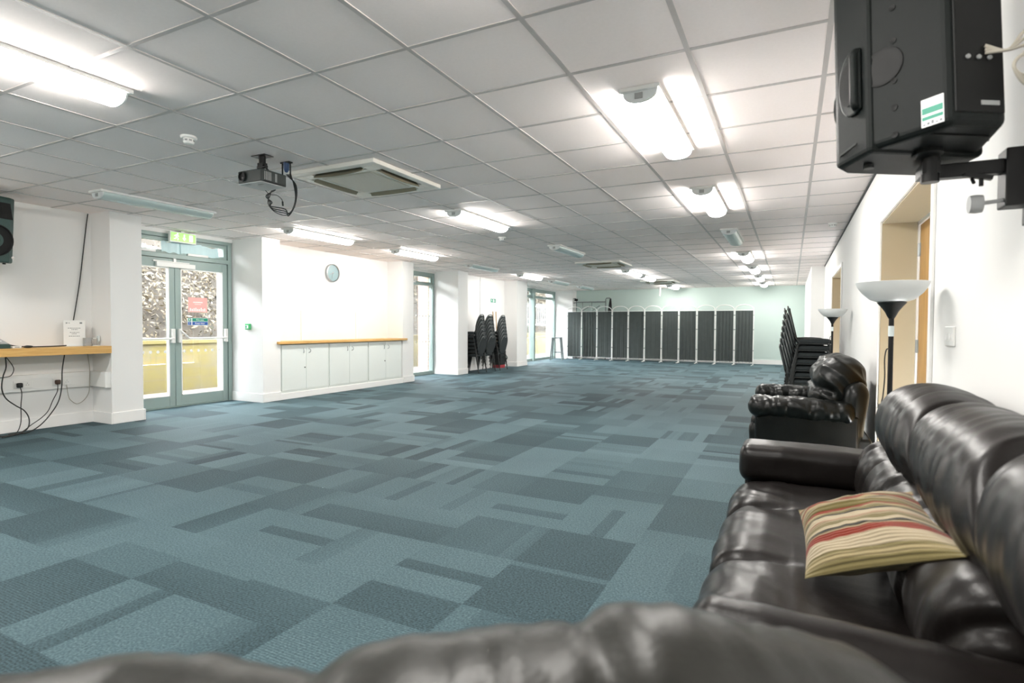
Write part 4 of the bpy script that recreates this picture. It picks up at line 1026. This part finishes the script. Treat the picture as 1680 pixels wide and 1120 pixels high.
t = thing('carton', 'white and green carton on the floor behind the armchair below the chair stack', 'box', (.28, 11.7, 0)); mb = MB(); mb.box(-.13, .16, -.15, .15, 0, .36); mb.build('body', M['paper'], t, bevel=.003); mb = MB(); mb.box(-.1305, -.06, -.1505, .1505, .02, .34); mb.build('green_side', M['sign_green'], t)

# ------------------------------------------------------------------ curtain screens
N_S = 11; XA0, XA1 = -7.30, -1.03; PW = (XA1 - XA0) / N_S
def screen(label, seed):
    t = thing('screen_panel', label, 'screen', (0, 0, 0), 0, 'curtain screens across the far end'); r = random.Random(seed); w = PW / 2 - .014
    mb = MB(); pts = [(-w, 0, .03)] + [(-w, 0, 1.72)] + [(w * math.cos(a), 0, 1.74 + .15 * math.sin(a)) for a in [PI - PI * k / 14 for k in range(1, 14)]] + [(w, 0, 1.72), (w, 0, .03)]
    mb.tube(pts, .013, 8); mb.tube([(-w, 0, 1.725), (w, 0, 1.725)], .008, 8); mb.tube([(-w, 0, .10), (w, 0, .10)], .008, 8); fr = mb.build('frame', M['white_metal'], t, smooth='auto')
    n, m_ = 44, 10; vs = []; fs = []; ph = r.uniform(0, 6); am = r.choice((.004, .006, .016, .018)); fq = r.choice((3, 4, 5))
    for layer in (0, 1):
        for j in range(m_ + 1):
            z = .085 + (1.705 - .085) * j / m_
            for k in range(n + 1):
                u = k / n; x = -w + .02 + (2 * w - .04) * u
                y = am * (1 - .75 * (j / m_) ** 1.5) * (math.sin(u * 2 * PI * fq + ph) + .6 * math.sin(u * 2 * PI * fq * 2.3 + ph * 2 + z)) + .012
                vs.append((x, y + (.004 if layer else 0), z))
    S = (n + 1) * (m_ + 1)
    for j in range(m_):
        for k in range(n):
            a = j * (n + 1) + k; q = (a, a + 1, a + n + 2, a + n + 1); fs.append(q); fs.append(tuple(S + i for i in q[::-1]))
    mb = MB(); mb.add(vs, fs); mb.build('curtain', M['curtain'], t, smooth=True)
    for s in (-1, 1):
        mb = MB(); mb.tube([(s * w, 0, .06), (s * w, -.02, .03), (s * w - .03, -.10, .015), (s * w - .04, -.13, .012)], .011, 8); mb.tube([(s * w, .0, .03), (s * w, .14, .012)], .011, 8); mb.build('foot', M['white_metal'], t, smooth=True)
        for z in (.45, 1.1, 1.55):
            mb = MB(); mb.cyl((s * w, 0, z), (s * w, 0, z + .03), .016, 8); mb.build('hinge_clip', M['grey'], fr)
    return t
nums = ['first', 'second', 'third', 'fourth', 'fifth', 'sixth', 'seventh', 'eighth', 'ninth', 'tenth', 'eleventh']
for k in range(N_S):
    lab = 'charcoal curtain screen panel in white arched frame, %s from the left of the row' % nums[k]
    if k == N_S - 1: lab = 'charcoal curtain screen panel in white arched frame, at the right end of the row'
    s = screen(lab, k + 20); s.location = (XA0 + PW * (k + .5), 19.08 - .028 * k, 0); s.rotation_euler = (0, 0, (.05 if k % 2 else -.05))
# frame standing behind the screens
t = thing('steel_frame', 'grey tubular steel frame standing behind the left screens, top showing above them', 'frame', (-6.6, 19.5, 0))
for x in (-.68, .62):
    mb = MB(); mb.tube([(x, 0, 0), (x, 0, 2.16), (x + .03, 0, 2.21), (x + .16, 0, 2.21), (x + .19, 0, 2.16), (x + .19, 0, 0)], .02, 8); mb.build('upright', M['grey_steel'], t, smooth='auto')
mb = MB(); mb.tube([(-.68, 0, 2.04), (-.4, 0, 2.08), (.62, 0, 2.08)], .018, 8); mb.build('top_rail', M['grey_steel'], t)
mb = MB(); mb.box(-.56, -.44, -.02, .02, 2.12, 2.20); mb.build('dark_bracket', M['black_metal'], t)
mb = MB(); mb.prism([(.70, 1.7), (.86, 1.7), (.82, 2.19), (.78, 2.19)], -.03, .03, axis='y'); mb.build('side_panel', M['black_metal'], t)
for x in (-.25, .1):
    mb = MB(); mb.tube([(x, 0, 2.08), (x, 0, 1.75), (x + .3, 0, 1.95)], .014, 8); mb.build('brace', M['grey_steel'], t)
# stool
t = thing('bar_stool', 'tall grey steel bar stool beside the far window', 'stool', (-7.42, 18.42, 0), .25)
mb = MB(); mb.prism(rrect(.36, .36, .06), .765, .80); mb.build('seat', M['grey_steel'], t, bevel=.006)
for sx in (-1, 1):
    for sy in (-1, 1):
        mb = MB(); mb.tube([(sx * .14, sy * .14, .77), (sx * .21, sy * .21, 0)], [.034, .02], 8); mb.build('leg', M['grey_steel'], t, smooth='auto')
for a, b in (((-1, -1), (1, -1)), ((1, -1), (1, 1)), ((1, 1), (-1, 1)), ((-1, 1), (-1, -1))):
    mb = MB(); mb.cyl((a[0] * .182, a[1] * .182, .27), (b[0] * .182, b[1] * .182, .27), .009, 8); mb.build('rung', M['grey_steel'], t)

# ------------------------------------------------------------------ floor lamps
def floor_lamp(label, loc, rz):
    t = thing('floor_lamp', label, 'lamp', loc, rz, 'uplighter floor lamps')
    mb = MB(); mb.lathe([(0, 0), (.125, 0), (.125, .012), (.11, .022), (.02, .035), (0, .035)], 36); mb.build('base', M['black_metal'], t, smooth='auto')
    mb = MB(); mb.cyl((0, 0, .03), (0, 0, 1.155), .011, 16); mb.cyl((0, 0, 1.195), (0, 0, 1.25), .011, 16); mb.build('pole', M['black_metal'], t, smooth='auto')
    mb = MB(); mb.cyl((0, 0, 1.15), (0, 0, 1.2), .0125, 16); mb.build('clear_joint', M['clear'], t, smooth='auto')
    mb = MB(); mb.lathe([(.012, 1.235), (.020, 1.25), (.028, 1.268), (.045, 1.292), (.062, 1.312), (.0, 1.312)], 28); mb.build('cone', M['black_plastic'], t, smooth='auto')
    mb = MB(); pr = [(.052, 1.312), (.09, 1.325), (.122, 1.355), (.143, 1.385), (.152, 1.408), (.149, 1.409), (.139, 1.386), (.117, 1.358), (.087, 1.330), (.0, 1.318)]
    mb.lathe(pr, 40); mb.build('lamp_shade', M['lamp_glass'], t, smooth='auto', angle=70)
    mb = MB(); mb.tube(spline([(-.010, -.004, 1.09), (-.026, -.01, 1.085), (-.034, -.012, 1.04), (-.032, -.012, .95), (-.04, -.015, .86), (-.046, -.015, .80), (-.045, -.015, .5), (-.03, -.01, .1), (-.1, -.02, .04), (-.15, .0, .006)], 6), .003, 6); mb.build('cord', M['cable'], t, smooth=True)
    mb = MB(); mb.box(-.057, -.035, -.024, -.006, .755, .825); mb.build('switch', M['black_plastic'], t, bevel=.004)
floor_lamp('black uplighter floor lamp with white bowl, nearest, behind the brown sofa', (.43, 3.22, 0), .4)
floor_lamp('black uplighter floor lamp with white bowl, farther one behind the black armchair', (.43, 7.53, 0), .4)

# ------------------------------------------------------------------ brown leather sofa on the right
t = thing('leather_sofa', 'dark brown leather sofa with its back to the right wall', 'sofa', (0, 0, 0))
mb = MB(); mb.box(-.16, .58, 1.16, 3.02, .05, .30); mb.build('base', M['leather_dark'], t, bevel=.03, seg=3)
for x in (-.1, .5):
    for y in (1.24, 2.94):
        mb = MB(); mb.cyl((x, y, 0), (x, y, .055), .03, 14); mb.build('foot', M['black_plastic'], t)
SEAMS = (1.86, 2.43)
def seat_fn(p, n):
    # local centre (.09, 2.06, .38)
    y = p.y + 2.06; x = p.x + .09
    fr = max(0, min(1, (.05 - x) / .12))         # front bolster part
    top = max(0, n.z) + max(0, -n.x)
    for s in SEAMS: p -= n * .022 * gz(y - s - .10 * (x + .15), .022) * fr * min(1, top)
    sec = [1.27] + list(SEAMS) + [2.86]
    for a, b in zip(sec, sec[1:]):
        q = (y - .10 * (x + .15) - a) / (b - a)
        if 0 < q < 1: p += n * .020 * math.sin(PI * q) ** .6 * fr * min(1, top)
    p.z -= .003 * gz(x - .0, .006) if n.z > .3 else 0
    p.z += .012 * math.cos(max(-1, min(1, (x - .2) / .3)) * PI / 2) if n.z > .3 else 0
    p += n * (.006 * ridge(x * 4, y * 7 + x * 4, .3) + .0015 * ridge(x * 10 + y * 6, y * 14, 2.2)) * (.3 + fr)
    return p
soft('seat_cushion', M['leather_dark'], .30, .80, .10, (.09, .05, .085), .014, t, (.09, 2.06, .37), (0, 0, 0), seat_fn)
def arm_fn(p, n):
    p += n * (.004 * ridge(p.x * 5, p.y * 6, p.z * 6) + .001 * ridge(p.x * 16, p.y * 8, p.z * 6 + 3))
    return p
mb = MB(); mb.box(-.19, .5, 2.90, 3.07, .06, .56); mb.build('arm', M['leather_dark'], t, bevel=.03, seg=3)
soft('arm_pad', M['leather_dark'], .30, .115, .085, (.035, .055, .05), .012, t, (.09, 2.965, .545), (0, 0, 0), arm_fn)
mb = MB(); mb.box(-.17, .5, 1.16, 1.26, .06, .54); mb.build('arm', M['leather_dark'], t, bevel=.03, seg=3)
soft('arm_pad', M['leather_dark'], .31, .075, .075, (.04, .07, .07), .014, t, (.13, 1.215, .545), (0, 0, math.radians(-3)), arm_fn)
def lum_fn(p, n):
    y = p.y + 2.03
    f = ridge(p.z * 3 + y * 2.2, y * 6.5, p.x * 3)
    p += n * (.012 * f + .003 * ridge(p.z * 5, y * 13, 5) - .018 * gz(((y + p.z * .5) % .29) - .14, .018))
    return p
soft('lumbar_cushion', M['leather_dark'], .13, .78, .145, (.12, .10, .13), .0125, t, (.385, 2.05, .575), (0, math.radians(8), 0), lum_fn)
BS = (1.36, 2.02)
def pil_fn(p, n):
    y = p.y + 1.80; z = p.z
    for q in BS:
        d = y - q - .34 * z - .05 * math.sin(z * 9)
        p -= n * .036 * gz(d, .020)
    sec = [.70] + list(BS) + [2.70]
    for a, b in zip(sec, sec[1:]):
        q = (y - .34 * z - a) / (b - a)
        if 0 < q < 1: p += n * .020 * math.sin(PI * q) ** .5
    u = y - .34 * z
    f = ridge(u * 6.0, z * 1.2 + 2, p.x * 1.2); g = ridge(u * 15, z * 2.0, p.x * 1.6 + 7); h = ridge(u * 33, z * 4, p.x * 3)
    p += n * (.012 * f + .0055 * g + .001 * h)
    p -= n * .010 * gz(z + .10, .03) * (.5 + .5 * math.sin(u * 40))
    return p
soft('back_cushion', M['leather_dark'], .13, .93, .135, (.12, .12, .13), .011, t, (.458, 1.77, .822), (0, math.radians(14), 0), pil_fn)
mb = MB(); mb.box(.50, .585, 1.0, 3.0, .1, .80); mb.build('back_panel', M['leather_dark'], t, bevel=.03, seg=3)

# striped cushion leaning on it
nl, fl_, fr_, nr = Vector((.045, 1.72, .50)), Vector((.033, 2.14, .565)), Vector((.322, 1.97, .715)), Vector((.340, 1.425, .728))
def cushion():
    n = 56; vs = []; fs = []; cl = []
    def P(u, v, s):
        a = (u * 2 - 1); b = (v * 2 - 1)
        pu = .5 + .5 * a * (1 - .07 * (1 - b * b)); pv = .5 + .5 * b * (1 - .07 * (1 - a * a))
        th = .060 * (max(0, 1 - a ** 4) * max(0, 1 - b ** 4)) ** .95
        w = .006 * ridge(u * 3 + v * 5, v * 4, 1.7 + s) + .004 * N(u * 9, v * 9, 4)
        if s > 0: w += .010 * gz(v - .63, .03) * gz(u - .5, .3) - .012 * gz(v - .57, .03) * gz(u - .45, .25)
        return pu, pv, s * (th + w * (th / .06))
    # local frame
    c = (nl + fl_ + fr_ + nr) / 4; ey = ((fl_ + fr_) - (nl + nr)).normalized(); ex = ((fr_ + nr) - (fl_ + nl)); ez = ex.cross(ey).normalized(); ex = ey.cross(ez)
    mt = Matrix.Identity(4)
    for r in range(3): mt[r][0] = ex[r]; mt[r][1] = ey[r]; mt[r][2] = ez[r]; mt[r][3] = c[r]
    inv = mt.inverted(); q = [inv @ v for v in (nl, nr, fr_, fl_)]
    for s in (1, -1):
        for i in range(n + 1):
            for j in range(n + 1):
                u, v, h = P(i / n, j / n, s)
                p = q[0] * (1 - u) * (1 - v) + q[1] * u * (1 - v) + q[2] * u * v + q[3] * (1 - u) * v
                # stripes keep to the cloth: y in [-.225,.225]
                p.z += h; vs.append(p); cl.append(j / n)
    S = (n + 1) ** 2
    for i in range(n):
        for j in range(n):
            a = i * (n + 1) + j; f = (a, a + n + 1, a + n + 2, a + 1); fs.append(f); fs.append(tuple(S + k for k in f[::-1]))
    edge = [i * (n + 1) for i in range(n + 1)] + [n * (n + 1) + j for j in range(1, n + 1)] + [i * (n + 1) + n for i in range(n - 1, -1, -1)] + [j for j in range(n - 1, 0, -1)]
    for a, b in zip(edge, edge[1:] + edge[:1]): fs.append((a, b, S + b, S + a))
    mb = MB(); mb.add(vs, fs); o = mb.build('striped_cushion', M['stripe'], smooth=True); o.matrix_world = mt
    at = o.data.color_attributes.new('cloth', 'FLOAT_COLOR', 'POINT')
    for k, v in enumerate(cl): at.data[k].color = (v, 0, 0, 1)
    tag(o, 'beige cushion with red and dark stripes leaning on the brown sofa', 'cushion')
cushion()

# ------------------------------------------------------------------ black armchair
t = thing('leather_armchair', 'black leather armchair against the right wall beyond the sofa', 'armchair', (0, 0, 0))
y0, y1 = 4.80, 6.06
mb = MB(); mb.box(-.22, .55, y0 + .06, y1 - .06, .03, .36); mb.build('base', M['leather_black'], t, bevel=.02)
for a, b in ((y0, y0 + .22), (y1 - .22, y1)):
    mb = MB(); mb.box(-.245, .46, a, b, .03, .53); mb.build('arm', M['leather_black'], t, bevel=.02, seg=3)
    def af(p, n):
        p += n * (.012 * ridge(p.x * 7, p.y * 7, p.z * 6 + a) + .007 * ridge(p.x * 26 + p.y * 9, p.y * 6, 2 + p.z * 4))
        p.z -= .03 * max(0, (p.x - .1)) 
        return p
    soft('arm_pad', M['leather_black'], .355, .15, .068, (.05, .08, .06), .012, t, (.07, (a + b) / 2, .56), (0, 0, 0), af)
def sf2(p, n):
    p += n * (.010 * ridge(p.x * 6, p.y * 6, p.z * 5)); return p
soft('seat_cushion', M['leather_black'], .33, (y1 - y0) / 2 - .2, .12, (.1, .06, .1), .02, t, (.045, (y0 + y1) / 2, .38), (0, 0, 0), sf2)
soft('front_bolster', M['leather_black'], .045, (y1 - y0) / 2 - .2, .16, (.04, .05, .1), .02, t, (-.255, (y0 + y1) / 2, .25), (0, 0, 0), sf2)
def bf(p, n):
    d = ridge(p.z * 9 + p.x * 5, p.y * 4, p.x * 3)
    p += n * (.014 * d + .007 * ridge(p.y * 14, p.z * 9, p.x * 6))
    p -= n * .03 * gz(p.z + .03, .03) * (1 if n.x < 0 else 0)
    return p
soft('back_cushion', M['leather_black'], .178, (y1 - y0) / 2 - .12, .24, (.16, .2, .2), .015, t, (.335, (y0 + y1) / 2, .715), (0, math.radians(14), 0), bf)
def shf(p, n):
    p += n * .004 * ridge(p.y * 6, p.z * 7, p.x * 4); return p
soft('back_shell', M['leather_black'], .085, (y1 - y0) / 2 - .02, .36, (.08, .12, .12), .025, t, (.415, (y0 + y1) / 2, .425), (0, math.radians(7), 0), shf)

# ------------------------------------------------------------------ foreground sofa seen from behind
ang = math.atan2(.55, .83)
t = thing('leather_loveseat', 'brown leather sofa in the foreground seen from behind', 'sofa', (-.253, .42, 0), ang)
TOPZ = [(-.9, .90), (-.52, .90), (-.42, .905), (-.36, .912), (-.30, .919), (-.24, .912), (-.205, .902), (-.175, .893), (-.14, .904), (-.10, .912), (-.05, .919), (.0, .920), (.045, .922), (.075, .923), (.10, .929), (.13, .938), (.16, .940), (.20, .936), (.25, .925), (.29, .913), (.35, .899), (.40, .884), (.46, .86), (.50, .835), (.56, .80)]
def topz(u):
    for (a, za), (b, zb) in zip(TOPZ, TOPZ[1:]):
        if u <= b: k = (u - a) / (b - a); k = k * k * (3 - 2 * k); return za + (zb - za) * k
    return TOPZ[-1][1]
def fg_fn(p, n):
    u = p.x - .19
    dz = topz(u) - .90
    p.z += dz * max(0, min(1, (p.z + .3) / .5))
    w = .006 * ridge(u * 9 + p.z * 5, p.y * 3, p.z * 3) + .004 * ridge(u * 24 + p.z * 12, p.y * 4, 3)
    p += n * w
    # vertical channels
    for s in (-.175, .085): p -= n * .012 * gz(u - s - .10 * p.z, .02)
    return p
soft('back_cushion', M['leather_front'], .74, .13, .32, (.16, .125, .125), .0125, t, (-.19, .0, .552), (0, 0, 0), fg_fn)
mb = MB(); mb.box(-.90, .42, .0, .58, .05, .40); mb.build('base', M['leather_front'], t, bevel=.03)
soft('seat_cushion', M['leather_front'], .58, .24, .09, (.08, .08, .08), .04, t, (-.30, .40, .40))
soft('arm', M['leather_front'], .10, .30, .28, (.09, .08, .09), .03, t, (-.90, .33, .33))

# ------------------------------------------------------------------ light, sky, camera
w = bpy.data.worlds.new('sky'); sc.world = w; w.use_nodes = True
bg = w.node_tree.nodes['Background']; bg.inputs[0].default_value = (.93, .97, 1.0, 1); bg.inputs[1].default_value = 20.0
cam = bpy.data.cameras.new('camera'); co = bpy.data.objects.new('camera', cam); COL.objects.link(co); sc.camera = co
f, yaw, pitch, roll = 917.2, .463, -.02764, .00523
c, s = math.cos(yaw), math.sin(yaw)
fw = Vector((-s * math.cos(pitch), c * math.cos(pitch), math.sin(pitch))); rt = Vector((c, s, 0)); upv = rt.cross(fw)
r2 = rt * math.cos(roll) + upv * math.sin(roll); u2 = -rt * math.sin(roll) + upv * math.cos(roll)
mt = Matrix.Identity(4)
for k in range(3): mt[k][0] = r2[k]; mt[k][1] = u2[k]; mt[k][2] = -fw[k]
mt[2][3] = 1.19
co.matrix_world = mt
cam.sensor_fit = 'HORIZONTAL'; cam.sensor_width = 36; cam.lens = f / 1680 * 36; cam.clip_start = .02
cam.dof.use_dof = True; cam.dof.focus_distance = 6.0; cam.dof.aperture_fstop = 3.2
sc.view_settings.view_transform = 'Standard'; sc.view_settings.look = 'None'; sc.view_settings.gamma = 1; sc.view_settings.use_curve_mapping = False
sc.view_settings.exposure = 1.2
sc.cycles.use_denoising = True
sc.cycles.max_bounces = 10; sc.cycles.diffuse_bounces = 6; sc.cycles.transparent_max_bounces = 12
sc.cycles.sample_clamp_indirect = 6
